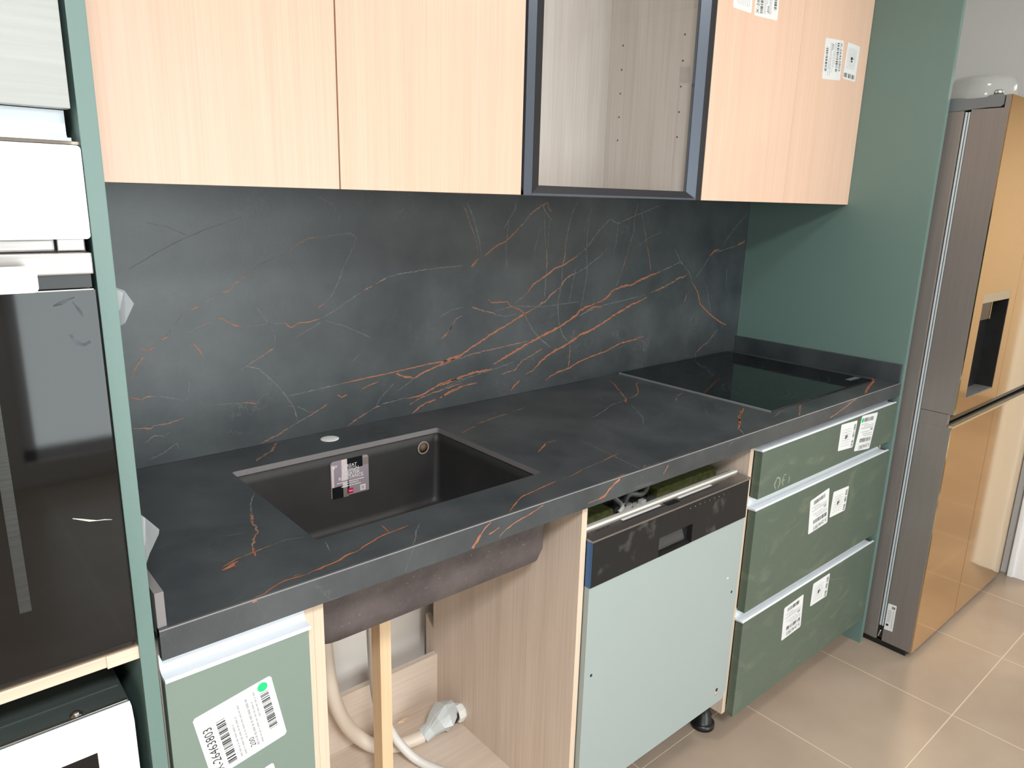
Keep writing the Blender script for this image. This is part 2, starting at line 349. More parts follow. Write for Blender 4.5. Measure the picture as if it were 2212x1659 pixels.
TOP_VEINS = [["p",3.1,[0.411,-0.0031,0.3896,-0.0334,0.3761,-0.0535,0.3629,-0.0613,0.3507,-0.0753,0.3327,-0.0843,0.3211,-0.0977]],
["o",2.7,[0.4057,0.0008,0.4207,-0.0127]],
["g",1.0,[0.2453,-0.1679,0.2644,-0.1708]],
["g",1.8,[0.2576,-0.2546,0.2367,-0.2938,0.2223,-0.3306]],
["p",2.8,[0.2223,-0.3306,0.2106,-0.367,0.2067,-0.3929,0.2012,-0.413,0.1863,-0.4319,0.1756,-0.456]],
["o",3.1,[0.1756,-0.456,0.1712,-0.4745,0.168,-0.4872]],
["o",6.7,[0.1139,-0.5003,0.1239,-0.4968,0.1348,-0.4881,0.1417,-0.4876]],
["o",3.0,[0.1175,-0.4902,0.1333,-0.4829,0.1442,-0.4778,0.1533,-0.4777]],
["p",1.2,[0.1533,-0.4777,0.169,-0.4728,0.2023,-0.467]],
["p",1.2,[0.1299,-0.5015,0.1431,-0.4986]],
["g",0.9,[0.2023,-0.467,0.2263,-0.4627,0.257,-0.473]],
["g",0.8,[0.1567,-0.3925,0.1851,-0.4007]],
["g",0.7,[0.0941,-0.5906,0.1139,-0.5867]],
["o",2.1,[0.1225,-0.6043,0.1361,-0.5992,0.1505,-0.5903,0.1612,-0.5857,0.1737,-0.5823,0.189,-0.5835,0.2045,-0.5846]],
["o",2.1,[0.1856,-0.5808,0.1917,-0.5774,0.1994,-0.5807]],
["o",3.3,[0.2041,-0.5854,0.2151,-0.5818,0.2405,-0.5788,0.2563,-0.5765,0.2689,-0.5714,0.2844,-0.5663,0.2975,-0.5659]],
["o",2.3,[0.2975,-0.5659,0.3091,-0.5591,0.3356,-0.5503,0.344,-0.5453,0.3657,-0.5416,0.3841,-0.5396,0.408,-0.5364]],
["o",2.4,[0.3723,-0.5091,0.3709,-0.5259,0.3685,-0.5416]],
["g",1.2,[0.4283,-0.5395,0.4076,-0.5611,0.3877,-0.5871,0.3753,-0.607]],
["g",0.8,[0.2725,-0.5049,0.2636,-0.5428]],
["o",2.5,[0.5791,-0.5964,0.5972,-0.5842,0.6203,-0.5699]],
["o",2.6,[0.6203,-0.5699,0.6447,-0.5589,0.6748,-0.5548,0.7025,-0.5499,0.7418,-0.5431]],
["p",2.2,[0.7751,-0.1925,0.8066,-0.1801]],
["o",3.9,[0.8087,-0.1773,0.8304,-0.1727]],
["o",5.7,[0.8511,-0.1579,0.8767,-0.1521]],
["p",2.3,[0.8767,-0.1521,0.9388,-0.1384,0.9629,-0.1394]],
["o",3.0,[0.9964,-0.1301,1.0325,-0.1216]],
["g",1.3,[0.7549,-0.2648,0.8224,-0.2789]],
["o",3.6,[0.8279,-0.3994,0.8621,-0.378,0.8817,-0.3644]],
["p",1.6,[0.8817,-0.3644,0.9134,-0.3642]],
["o",1.8,[0.9254,-0.1124,0.949,-0.1079]],
["o",2.0,[0.6133,-0.0716,0.6404,-0.0733]],
["g",1.1,[0.5335,-0.0698,0.6066,-0.0764]],
["o",3.2,[1.4461,-0.0461,1.4189,-0.0949,1.3953,-0.1218,1.3713,-0.1575]],
["p",2.4,[1.3713,-0.1575,1.3313,-0.2093,1.3215,-0.2217]],
["o",5.2,[1.3269,-0.2159,1.2969,-0.2419]],
["o",3.1,[1.5069,-0.1113,1.4791,-0.1258,1.4404,-0.1641,1.4017,-0.1994]],
["p",2.4,[1.4017,-0.1994,1.357,-0.2177,1.3262,-0.2192]],
["g",1.6,[1.3165,-0.2276,1.24,-0.238,1.1888,-0.263,1.1129,-0.2914]],
["p",1.8,[1.5162,-0.2697,1.4669,-0.2856]],
["g",1.7,[1.4669,-0.2856,1.4101,-0.3224]],
["o",3.2,[1.5176,-0.4686,1.4718,-0.4917,1.442,-0.504,1.3716,-0.5491]],
["o",2.6,[1.4859,-0.4759,1.4599,-0.5002]],
["g",1.3,[1.4255,-0.4063,1.3749,-0.4557]],
["p",2.1,[1.6813,-0.5435,1.6216,-0.5732,1.5743,-0.5993]],
["o",6.4,[2.2107,-0.5156,2.13,-0.5448,2.0702,-0.561,1.9578,-0.5954]],
["g",1.3,[1.6102,-0.5384,1.5034,-0.5649]],
["g",1.2,[1.3038,-0.2468,1.2221,-0.3621,1.1688,-0.411]],
["o",1.9,[0.7809,-0.542,0.8029,-0.5376,0.8314,-0.5302]],
["g",1.1,[0.8314,-0.5302,0.9,-0.5212]],
["o",2.2,[0.9,-0.5212,0.9291,-0.5153,0.96,-0.5099]],
["o",2.0,[0.9412,-0.5974,0.9588,-0.5903]],
["o",3.8,[0.856,-0.6087,0.8704,-0.6057,0.8815,-0.6056]],
["g",1.5,[1.3436,-0.5652,1.3113,-0.6034,1.3016,-0.6435]],
["o",3.7,[1.4673,-0.4917,1.4367,-0.5056,1.394,-0.5366,1.3331,-0.5702]],
["g",1.1,[0.9618,-0.3905,0.9286,-0.6205,1.1213,-0.6252]]]
APRON_VEINS = [["o",4.8,[0.4919,0.8943,0.5014,0.904,0.5093,0.9141]],
["o",3.2,[0.5093,0.9141,0.5189,0.9239,0.532,0.9307]],
["o",2.4,[0.5275,0.9096,0.5374,0.9114,0.5501,0.9157]],
["p",1.6,[0.5506,0.8976,0.5664,0.9078]],
["o",1.8,[0.5664,0.9078,0.5887,0.9151,0.6171,0.9203,0.6534,0.9295]],
["g",0.9,[0.3764,0.9317,0.3664,0.9141,0.3592,0.8955]],
["g",0.7,[0.2325,0.8622,0.2473,0.864]],
["o",2.1,[0.1176,0.931,0.1239,0.932]],
["o",4.2,[0.8033,0.9026,0.8194,0.905,0.8306,0.9152,0.8422,0.9211,0.8629,0.9304]],
["o",3.0,[1.0184,0.9249,1.0097,0.9152,1.0037,0.9072]],
["g",1.0,[0.9136,0.899,0.9737,0.898]],
["p",1.4,[0.7728,0.902,0.8018,0.903]],
["p",3.5,[1.893,0.9323,1.8552,0.925,1.8188,0.9158,1.7758,0.9063,1.7399,0.9014]],
["g",1.3,[1.2892,0.9392,1.249,0.925,1.2404,0.9141]],
["g",1.3,[1.6328,0.9295,1.6304,0.912]]]
# ------------------------------------------------------------ materials
def stone(name, c, c2, rough):
    m = bpy.data.materials.new(name); m.use_nodes = True; t = NT(m); b = t.n['Principled BSDF']
    b.inputs['Roughness'].default_value = rough; b.inputs['Specular IOR Level'].default_value = .62
    tc = t.add('ShaderNodeTexCoord'); nz = t.add('ShaderNodeTexNoise'); nz.inputs['Scale'].default_value = 5; nz.inputs['Detail'].default_value = 9; nz.inputs['Roughness'].default_value = .62
    t.link(tc.outputs['Object'], nz.inputs['Vector'])
    rp = t.add('ShaderNodeValToRGB'); rp.color_ramp.elements[0].position = .3; rp.color_ramp.elements[1].position = .75
    rp.color_ramp.elements[0].color = lin(c2); rp.color_ramp.elements[1].color = lin(c); t.link(nz.outputs[0], rp.inputs[0])
    # hair-thin pale scratches
    vo = t.add('ShaderNodeTexVoronoi', feature='DISTANCE_TO_EDGE'); vo.inputs['Scale'].default_value = 7
    n2 = t.add('ShaderNodeTexNoise'); n2.inputs['Scale'].default_value = 9; n2.inputs['Detail'].default_value = 6
    t.link(tc.outputs['Object'], n2.inputs['Vector'])
    mv = t.add('ShaderNodeMix', data_type='VECTOR'); mv.inputs[0].default_value = .35
    t.link(tc.outputs['Object'], mv.inputs[4]); t.link(n2.outputs['Color'], mv.inputs[5]); t.link(mv.outputs[1], vo.inputs['Vector'])
    mr = t.add('ShaderNodeMapRange'); mr.inputs['From Max'].default_value = .012; mr.inputs['To Min'].default_value = .22; mr.inputs['To Max'].default_value = 0
    t.link(vo.outputs['Distance'], mr.inputs[0])
    n3 = t.add('ShaderNodeTexNoise'); n3.inputs['Scale'].default_value = 3.5; t.link(tc.outputs['Object'], n3.inputs['Vector'])
    r3 = t.add('ShaderNodeMapRange'); r3.inputs['From Min'].default_value = .5; r3.inputs['From Max'].default_value = .68; t.link(n3.outputs[0], r3.inputs[0])
    mu = t.add('ShaderNodeMath', operation='MULTIPLY'); t.link(mr.outputs[0], mu.inputs[0]); t.link(r3.outputs[0], mu.inputs[1])
    mx = t.add('ShaderNodeMix', data_type='RGBA'); t.link(mu.outputs[0], mx.inputs[0]); t.link(rp.outputs[0], mx.inputs[6]); mx.inputs[7].default_value = lin((150, 150, 142))
    t.link(mx.outputs[2], b.inputs['Base Color'])
    bp = t.add('ShaderNodeBump'); bp.inputs['Strength'].default_value = .12; bp.inputs['Distance'].default_value = .001
    n4 = t.add('ShaderNodeTexNoise'); n4.inputs['Scale'].default_value = 130; t.link(tc.outputs['Object'], n4.inputs['Vector']); t.link(n4.outputs[0], bp.inputs['Height']); t.link(bp.outputs[0], b.inputs['Normal'])
    return m
STONE = stone('dark_stone', (79, 83, 85), (44, 50, 54), .38)
STONE_EDGE = mat('stone_cut_edge', (128, 124, 124), .45)
VEIN_O = mat('vein_orange', (170, 110, 80), .5, c2=(138, 88, 62), vscale=60)
VEIN_P = mat('vein_pale_orange', (158, 114, 90), .5, c2=(112, 96, 86), vscale=70)
VEIN_G = mat('vein_grey', (118, 120, 117), .5, c2=(86, 90, 90), vscale=60)
VM = {'o': VEIN_O, 'p': VEIN_P, 'g': VEIN_G}
BEECH = wood('beech_veneer', (229, 195, 173), (221, 185, 161), 'z', .38, 120, .45, .4)
OAK = wood('pale_oak_board', (222, 206, 190), (204, 186, 170), 'z', .5, 80, .35, .45)
OAKX = wood('pale_oak_board_lengthwise', (224, 207, 191), (206, 188, 171), 'x', .5, 80, .35, .45)
OAKE = wood('oak_edge_band', (226, 204, 182), (210, 186, 162), 'z', .5, 80)
OAKEX = wood('oak_edge_band_lengthwise', (226, 204, 182), (208, 184, 162), 'x', .5, 80)
GREYOAK = wood('grey_oak_interior', (238, 233, 226), (214, 207, 199), 'z', .5, 38, .3, .6)
PINE = wood('pine_batten', (242, 216, 180), (230, 198, 158), 'z', .6, 40, .3, .6)
GREEN = mat('sage_green_laminate', (104, 129, 123), .42, spec=.5, bump=.05, bscale=350)
def smudged():
    m = mat('green_laminate_smudged', (84, 98, 86), .36); t = NT(m); b = t.n['Principled BSDF']
    tc = t.add('ShaderNodeTexCoord'); mp = t.add('ShaderNodeMapping'); mp.inputs['Rotation'].default_value = (0, .6, 0); mp.inputs['Scale'].default_value = (7, 7, 15)
    nz = t.add('ShaderNodeTexNoise'); nz.inputs['Scale'].default_value = 1; nz.inputs['Detail'].default_value = 7; nz.inputs['Roughness'].default_value = .65; nz.inputs['Distortion'].default_value = 1.2
    t.link(tc.outputs['Object'], mp.inputs[0]); t.link(mp.outputs[0], nz.inputs['Vector'])
    r = t.add('ShaderNodeMapRange'); r.inputs['From Min'].default_value = .53; r.inputs['From Max'].default_value = .72; r.inputs['To Max'].default_value = .36
    t.link(nz.outputs[0], r.inputs[0])
    mx = t.add('ShaderNodeMix', data_type='RGBA'); mx.inputs[6].default_value = lin((84, 98, 86)); mx.inputs[7].default_value = lin((140, 142, 118))
    t.link(r.outputs[0], mx.inputs[0]); t.link(mx.outputs[2], b.inputs['Base Color'])
    rr = t.add('ShaderNodeMapRange'); rr.inputs['To Min'].default_value = .28; rr.inputs['To Max'].default_value = .6; t.link(nz.outputs[0], rr.inputs[0]); t.link(rr.outputs[0], b.inputs['Roughness'])
    return m
GREEN_S = smudged()
ALU = mat('white_aluminium', (226, 232, 238), .35, .15, bump=0)
WHITE = mat('white_plastic', (238, 238, 234), .35)
GLOSSW = mat('white_glass_panel', (246, 246, 246), .12, coat=.5)
BLACK = mat('black_plastic', (30, 30, 31), .35, c2=(22, 22, 23), vscale=30)
def dusty():
    m = mat('dusty_black_plastic', (34, 34, 34), .45, spec=.2); t = NT(m); b = t.n['Principled BSDF']
    tc = t.add('ShaderNodeTexCoord'); nz = t.add('ShaderNodeTexNoise'); nz.inputs['Scale'].default_value = 22; nz.inputs['Detail'].default_value = 8
    t.link(tc.outputs['Object'], nz.inputs['Vector']); r = t.add('ShaderNodeMapRange'); r.inputs['From Min'].default_value = .58; r.inputs['From Max'].default_value = .8; r.inputs['To Max'].default_value = .45
    t.link(nz.outputs[0], r.inputs[0]); mx = t.add('ShaderNodeMix', data_type='RGBA'); mx.inputs[6].default_value = lin((34, 34, 34)); mx.inputs[7].default_value = lin((120, 116, 110))
    t.link(r.outputs[0], mx.inputs[0]); t.link(mx.outputs[2], b.inputs['Base Color']); return m
BLACKD = dusty()
DARK = mat('dark_gap', (14, 14, 14), .7)
GLOSSB = mat('black_glass', (12, 12, 12), .04, spec=.4)
CERAMIC = mat('black_ceramic_glass', (9, 11, 12), .05, spec=.55)
RINGM = mat('printed_grey', (62, 70, 72), .2)
STEEL = mat('brushed_steel', (168, 163, 159), .34, .85, stretch=(1, 40, 40), var=.12, vscale=8)
CHROME = mat('chrome', (225, 225, 228), .12, 1.)
ALU_LIT = mat('dark_aluminium_lit', (92, 100, 112), .38, .5)  # frame aluminium with the lit tone put into its colour
ALU_SHADE = mat('dark_aluminium_shaded', (50, 50, 54), .4, .4)  # same frame aluminium, shaded tone put into its colour
SINK = mat('anthracite_composite', (54, 52, 52), .5, bump=.25, bscale=500, c2=(46, 45, 45), vscale=9)
def sinkout():
    m = mat('rough_unpolished_composite', (98, 88, 86), .75, c2=(76, 68, 68), vscale=18, detail=8, bump=.5, bscale=120); t = NT(m); b = t.n['Principled BSDF']
    tc = t.add('ShaderNodeTexCoord'); nz = t.add('ShaderNodeTexNoise'); nz.inputs['Scale'].default_value = 160; nz.inputs['Detail'].default_value = 5
    t.link(tc.outputs['Object'], nz.inputs['Vector']); r = t.add('ShaderNodeMapRange'); r.inputs['From Min'].default_value = .64; r.inputs['From Max'].default_value = .82; r.inputs['To Max'].default_value = .5
    t.link(nz.outputs[0], r.inputs[0]); mx = t.add('ShaderNodeMix', data_type='RGBA'); mx.inputs[7].default_value = lin((170, 166, 164))
    old = b.inputs['Base Color'].links[0].from_socket; t.link(old, mx.inputs[6]); t.link(r.outputs[0], mx.inputs[0]); t.link(mx.outputs[2], b.inputs['Base Color']); return m
SINKO = sinkout()
DWP = mat('pale_blue_grey_painted_metal', (162, 174, 173), .42, .1)
FELT = mat('green_felt_insulation', (126, 132, 78), .95, c2=(92, 100, 52), vscale=60, bump=.8, bscale=300)
ZINC = mat('grey_zinc_plate', (150, 152, 150), .45, .5, c2=(120, 122, 122), vscale=20)
RUBW = mat('white_seal', (232, 228, 220), .5)
PAPER = mat('white_paper_label', (224, 226, 226), .6)
INK = mat('black_ink', (40, 40, 42), .6)
INKL = mat('grey_ink', (170, 172, 174), .6)
GDOT = mat('green_dot', (20, 196, 122), .5)
HOSE = mat('cream_plastic_hose', (222, 208, 192), .4)
HOSEW = mat('white_corrugated_hose', (226, 222, 216), .4)
FILM = bpy.data.materials.new('clear_plastic_film'); FILM.use_nodes = True
_b = FILM.node_tree.nodes['Principled BSDF']; _b.inputs['Base Color'].default_value = lin((226, 232, 232)); _b.inputs['Roughness'].default_value = .25; _b.inputs['Alpha'].default_value = .3
GOLD = mat('champagne_gold_mirror_door', (226, 196, 150), .09, 1., rvar=.02, vscale=6)
FSIDE = mat('warm_grey_brushed_side', (136, 130, 126), .36, .35, c2=(132, 126, 122), stretch=(30, 30, 1), vscale=4)
GASK = mat('light_grey_gasket', (186, 196, 200), .4)
HINGE = mat('grey_hinge_cover', (112, 118, 120), .35, .2)
WALLM = mat('painted_plaster', (226, 224, 220), .85, bump=.05, bscale=60)
WARMW = mat('warm_painted_plaster', (232, 222, 206), .85, bump=.05, bscale=60)
CREAM = mat('cream_painted_plaster', (246, 240, 234), .8)
TRIM = mat('white_painted_trim', (232, 234, 238), .4)
def glass(name, tint, refl_rough, mixv, ior=1.5):
    m = bpy.data.materials.new(name); m.use_nodes = True; t = NT(m); b = t.n['Principled BSDF']
    out = t.n['Material Output']; tr = t.add('ShaderNodeBsdfTransparent'); tr.inputs[0].default_value = lin(tint)
    gl = t.add('ShaderNodeBsdfGlossy'); gl.inputs['Roughness'].default_value = refl_rough; gl.inputs['Color'].default_value = (1, 1, 1, 1)
    fr = t.add('ShaderNodeFresnel'); fr.inputs['IOR'].default_value = ior; mx = t.add('ShaderNodeMixShader')
    ge = t.add('ShaderNodeNewGeometry'); iv = t.add('ShaderNodeMath', operation='SUBTRACT'); iv.inputs[0].default_value = 1; t.link(ge.outputs['Backfacing'], iv.inputs[1])
    mu = t.add('ShaderNodeMath', operation='MULTIPLY'); t.link(fr.outputs[0], mu.inputs[0]); t.link(iv.outputs[0], mu.inputs[1])
    t.link(mu.outputs[0], mx.inputs[0]); t.link(tr.outputs[0], mx.inputs[1]); t.link(gl.outputs[0], mx.inputs[2]); t.link(mx.outputs[0], out.inputs[0]); t.n.remove(b)
    return m
GLASS = glass('grey_tinted_glass', (244, 243, 243), .02, .1, 1.7)
OVENG = glass('dark_oven_glass', (78, 72, 68), .03, .1, 1.45)
CLEAR = glass('clear_glass', (236, 238, 236), .02, .1, 1.3)
def tiles():
    m = bpy.data.materials.new('beige_floor_tiles'); m.use_nodes = True; t = NT(m); b = t.n['Principled BSDF']
    tc = t.add('ShaderNodeTexCoord'); sp = t.add('ShaderNodeSeparateXYZ'); t.link(tc.outputs['Object'], sp.inputs[0])
    def line(sock, off):
        a = t.add('ShaderNodeMath', operation='ADD'); a.inputs[1].default_value = off+45.; t.link(sock, a.inputs[0])
        d = t.add('ShaderNodeMath', operation='PINGPONG'); d.inputs[1].default_value = .225; t.link(a.outputs[0], d.inputs[0]); return d
    x = line(sp.outputs[0], -.25); y = line(sp.outputs[1], .05)      # joints at x = 1.6 + .45k and y = -.95 + .45k
    mn = t.add('ShaderNodeMath', operation='MINIMUM'); t.link(x.outputs[0], mn.inputs[0]); t.link(y.outputs[0], mn.inputs[1])
    r = t.add('ShaderNodeMapRange'); r.inputs['From Min'].default_value = .0012; r.inputs['From Max'].default_value = .0022; t.link(mn.outputs[0], r.inputs[0])
    nz = t.add('ShaderNodeTexNoise'); nz.inputs['Scale'].default_value = 3; nz.inputs['Detail'].default_value = 6; t.link(tc.outputs['Object'], nz.inputs['Vector'])
    rp = t.add('ShaderNodeValToRGB'); rp.color_ramp.elements[0].color = lin((160, 143, 127)); rp.color_ramp.elements[1].color = lin((173, 156, 139)); rp.color_ramp.elements[0].position = .35; rp.color_ramp.elements[1].position = .65
    t.link(nz.outputs[0], rp.inputs[0]); mx = t.add('ShaderNodeMix', data_type='RGBA'); mx.inputs[6].default_value = lin((206, 190, 168)); t.link(r.outputs[0], mx.inputs[0]); t.link(rp.outputs[0], mx.inputs[7]); t.link(mx.outputs[2], b.inputs['Base Color'])
    b.inputs['Roughness'].default_value = .3; b.inputs['Specular IOR Level'].default_value = .4
    bp = t.add('ShaderNodeBump'); bp.inputs['Strength'].default_value = .3; bp.inputs['Distance'].default_value = .001; t.link(r.outputs[0], bp.inputs['Height']); t.link(bp.outputs[0], b.inputs['Normal'])
    return m
TILES = tiles()

# ------------------------------------------------------------ the room
XL, XR, YF, YB = -2.4, 3.2, -3.9, .013
struct(MB().box(XL-.1, 6.6, YF-.1, .2, -.05, 0, TILES), 'floor')
struct(MB().box(XL-.1, 6.6, YF-.1, .2, CEIL, CEIL+.1, WALLM), 'ceiling')
struct(MB().box(XL-.1, 6.6, YB, .2, 0, CEIL, CREAM), 'wall_back')
struct(MB().box(XL-.1, XL, YF, YB, 0, CEIL, WALLM), 'wall_left')
# front wall; unseen window added and sized to give the backsplash sheen
WX0, WX1, WZ0, WZ1 = .2, 1.9, .12, 2.15
mb = MB()
mb.box(XL, WX0, YF-.15, YF, 0, CEIL, WALLM); mb.box(WX1, 6.6, YF-.15, YF, 0, CEIL, WALLM); mb.box(WX0, WX1, YF-.15, YF, 0, WZ0, WALLM); mb.box(WX0, WX1, YF-.15, YF, WZ1, CEIL, WALLM)
struct(mb, 'wall_front')
wn = MB()
for a in (WX0, (WX0+WX1)/2-.03, WX1-.06): wn.box(a, a+.06, YF-.1, YF-.04, WZ0, WZ1, TRIM)
wn.box(WX0, WX1, YF-.1, YF-.04, WZ0, WZ0+.06, TRIM); wn.box(WX0, WX1, YF-.1, YF-.04, WZ1-.06, WZ1, TRIM)
wn.box(WX0+.05, WX1-.05, YF-.075, YF-.069, WZ0+.05, WZ1-.05, CLEAR)
struct(wn, 'added_window_1')
# right wall with the doorway
DY0, DY1, DH = -1.72, -.86, 2.08
mb = MB()
mb.box(XR, XR+.11, DY1, YB, 0, CEIL, WALLM); mb.box(XR, XR+.11, YF, DY0, 0, CEIL, WALLM); mb.box(XR, XR+.11, DY0, DY1, DH, CEIL, WALLM)
struct(mb, 'wall_right')
dr = MB()
for y0, y1, s in ((DY1, DY1+.09, 1), (DY0-.09, DY0, -1)):
    dr.box(XR-.022, XR, y0, y1, 0, DH+.09, TRIM, .004)
    dr.box(XR-.03, XR-.01, (y1-.02 if s > 0 else y0), (y1 if s > 0 else y0+.02), 0, DH+.09, TRIM, .004)
dr.box(XR-.022, XR, DY0-.09, DY1+.09, DH, DH+.09, TRIM, .004)
for y0, y1 in ((DY1-.018, DY1), (DY0, DY0+.018)): dr.box(XR-.01, XR+.12, y0, y1, 0, DH, TRIM, .002)
dr.box(XR-.01, XR+.12, DY0, DY1, DH-.018, DH, TRIM, .002)
struct(dr, 'door_1')
struct(MB().box(6.5, 6.6, YF, YB, 0, CEIL, WARMW), 'wall_far')
# ceiling lamps
def ceil_lamp(x, y, r, label):
    t = thing('ceiling_light', (x, y, CEIL), label, 'ceiling light', None)
    MB().lathe([(r+.02, 0), (r+.02, -.03), (r, -.035), (r, -.02), (r*.3, -.02)], (x, y, CEIL), TRIM).build('housing', t)
ceil_lamp(L_NEAR[0], L_NEAR[1], .17, 'larger round white ceiling light near the hob')
ceil_lamp(L_BACK[0], L_BACK[1], .13, 'smaller round white ceiling light behind the left side')

# ------------------------------------------------------------ labels (printed stickers)
def sticker(name, parent, bl, br, tl, tr, kind, num='', dot=False, seed=0, thick=.0003, **props):
    """corners in world metres in the sticker's own reading frame"""
    bl, br, tl, tr = [Vector(p) for p in (bl, br, tl, tr)]; rnd = random.Random(seed)
    N = (br-bl).cross(tl-bl).normalized(); mb = MB()
    def P(a, b, e=thick): return bl*(1-a)*(1-b)+br*a*(1-b)+tl*(1-a)*b+tr*a*b+N*e
    def quad(a0, a1, b0, b1, m, e=thick+.0002): mb.poly([P(a0, b0, e), P(a1, b0, e), P(a1, b1, e), P(a0, b1, e)], m)
    c = .03; out = [(c, 0), (1-c, 0), (1, c), (1, 1-c), (1-c, 1), (c, 1), (0, 1-c), (0, c)]
    mb.prism([P(a, b, 0) for a, b in out], N*thick, PAPER)
    def bars(a0, a1, b0, b1, n, vert=True):
        x = 0.; tot = 1.; ws = [rnd.choice((1, 1, 2, 3)) for _ in range(n*2)]; T = sum(ws); q = 0
        for i, w_ in enumerate(ws):
            if i % 2 == 0:
                p0, p1 = q/T, (q+w_)/T
                if vert: quad(a0+(a1-a0)*p0, a0+(a1-a0)*p1, b0, b1, INK)
                else: quad(a0, a1, b0+(b1-b0)*p0, b0+(b1-b0)*p1, INK)
            q += w_
    def words(a0, a1, b, h, m=INKL):
        a = a0
        while a < a1-.02:
            w_ = rnd.uniform(.02, .09); quad(a, min(a+w_, a1), b, b+h, m); a += w_+.015
    W = (br-bl).length; H = (tl-bl).length; u = (br-bl).normalized(); v = N.cross(u)
    if kind == 'A':
        mb.text(num, P(.06, .83, 0), u, v, H*.155, INK, thick+.0002, w=W/H*.92)
        bars(.08, .80, .66, .77, 26); bars(.22, .82, .08, .19, 24)
        words(.08, .62, .585, .022); words(.08, .7, .53, .022); mb.text('200' if dot and seed == 1 else '800', P(.12, .40, 0), u, v, H*.10, INK, thick+.0002, w=W/H)
        words(.30, .85, .47, .02); words(.1, .9, .355, .03, INKL); words(.1, .78, .30, .02); words(.5, .9, .25, .02)
        mb.poly([P(.04, .805, thick+.0002), P(.96, .805, thick+.0002), P(.96, .809, thick+.0002), P(.04, .809, thick+.0002)], INKL)
        if dot:
            cx, cy = .90, .135; mb.poly([P(cx+.065*math.cos(k*math.pi/12)*H/W, cy+.065*math.sin(k*math.pi/12), thick+.0003) for k in range(24)], GDOT)
    elif kind == 'B':
        bars(.83, .95, .38, .60, 9, False); bars(.83, .95, .66, .9, 10, False); bars(.83, .95, .05, .3, 9, False)
        for k in range(7): words(.12, .7, .15+.1*k, .018)
        mb.text('X', P(.42, .66, 0), -u, -v, H*.1, INK, thick+.0002); quad(.36, .44, .40, .54, INK); quad(.46, .50, .43, .55, INK)
        for k in range(14):
            a = k*2*math.pi/14; quad(.42+.17*math.cos(a), .44+.17*math.cos(a), .52+.2*math.sin(a), .54+.2*math.sin(a), INKL)
    else:   # kind 'C': the fridge label
        quad(.50, .86, .84, .92, INK); quad(.56, .62, .86, .90, PAPER, thick+.0003); quad(.68, .74, .86, .90, PAPER, thick+.0003)
        for k in range(9): quad(.14, .55, .30+.055*k, .322+.055*k, INKL)
        quad(.12, .42, .16, .24, INK); quad(.72, .76, .1, .78, INKL); quad(.8, .82, .1, .78, INKL)
    return mb.build(name, parent, **props)
def st_img(name, parent, y, TL, TR, BR, BL, rot, kind, **k):
    """corners given as seen from the front (x, z) on the plane y; rot = how far the sticker is turned counter-clockwise"""
    c = [(p[0], y, p[1]) for p in (TL, TR, BR, BL)]
    TL, TR, BR, BL = c
    o = {0: (BL, BR, TL, TR), 180: (TR, TL, BR, BL), 90: (BR, TR, BL, TL), -90: (TL, BL, TR, BR)}[rot]
    return sticker(name, parent, *o, kind, **k)
NUM = 'X-26463803'
# ------------------------------------------------------------ stone backsplash and worktop
def cl(v, a, b): return max(a, min(b, v))
mb = MB(); mb.box(.0005, 2.1995, 0, .0125, .9352, 1.60, STONE)
for k, w, p in SPLASH_VEINS:
    pts = [(cl(p[i], .003, 2.197), 0, cl(p[i+1], .938, 1.598)) for i in range(0, len(p), 2)]
    mb.ribbon(pts, w*(.001 if k == 'o' else .00125), VM[k], (0, -1, 0), .0005 if k == 'o' else .0004, .35 if k == 'o' else .6, True, .006 if k == 'o' else .0045)
bs = mb.build('backsplash', label='dark stone backsplash slab with orange veins behind the worktop', category='backsplash')

ZC, YD, SX0, SX1, SY0, SY1 = .9349, -.6031, .2644, .7532, -.4916, -.1248
wt = thing('worktop', (1.1, -.3, .935), 'long dark stone worktop with orange veins, a sink cut-out and dropped front edge', 'worktop')
mb = MB(); zb = ZC-.012
xs = [0, SX0, SX1, 2.2]; ys = [YD+.0012, SY0, SY1, 0]
r = .006
def crn(cx, cy, a0, n=4): return [(cx+r*math.cos(a0+k*math.pi/2/n), cy+r*math.sin(a0+k*math.pi/2/n)) for k in range(n+1)]
hole = crn(SX0+r, SY0+r, math.pi)+crn(SX1-r, SY0+r, math.pi*1.5)+crn(SX1-r, SY1-r, 0)+crn(SX0+r, SY1-r, math.pi/2)
# top and bottom skins: outer corners joined to the rounded hole
def skin(z, up):
    O = [(xs[0], ys[0]), (xs[3], ys[0]), (xs[3], ys[3]), (xs[0], ys[3])]
    for q in range(4):
        arc = hole[q*5:(q+1)*5]
        nx = hole[((q+1)*5) % 20]
        poly = [O[q]]+[O[(q+1) % 4]]+[nx]+[arc[-1]]
        mb.poly([(a, b, z) for a, b in poly], STONE)
        mb.poly([(a, b, z) for a, b in [O[q]]+arc[::-1]], STONE)
skin(ZC, 1); skin(zb, 0)
for i in range(20):
    a, b = hole[i], hole[(i+1) % 20]; mb.poly([(a[0], a[1], ZC), (b[0], b[1], ZC), (b[0], b[1], zb), (a[0], a[1], zb)], STONE_EDGE)
mb.poly([(0, 0, ZC), (2.2, 0, ZC), (2.2, 0, zb), (0, 0, zb)], STONE)
for x in (0, 2.2): mb.poly([(x, 0, ZC), (x, ys[0], ZC), (x, ys[0], zb), (x, 0, zb)], STONE_EDGE)
bmesh.ops.recalc_face_normals(mb.bm, faces=mb.bm.faces[:])
for f in mb.bm.faces:
    f.normal_update()
    if abs(f.calc_center_median().z-ZC) < 1e-5 and f.normal.z < 0: f.normal_flip()
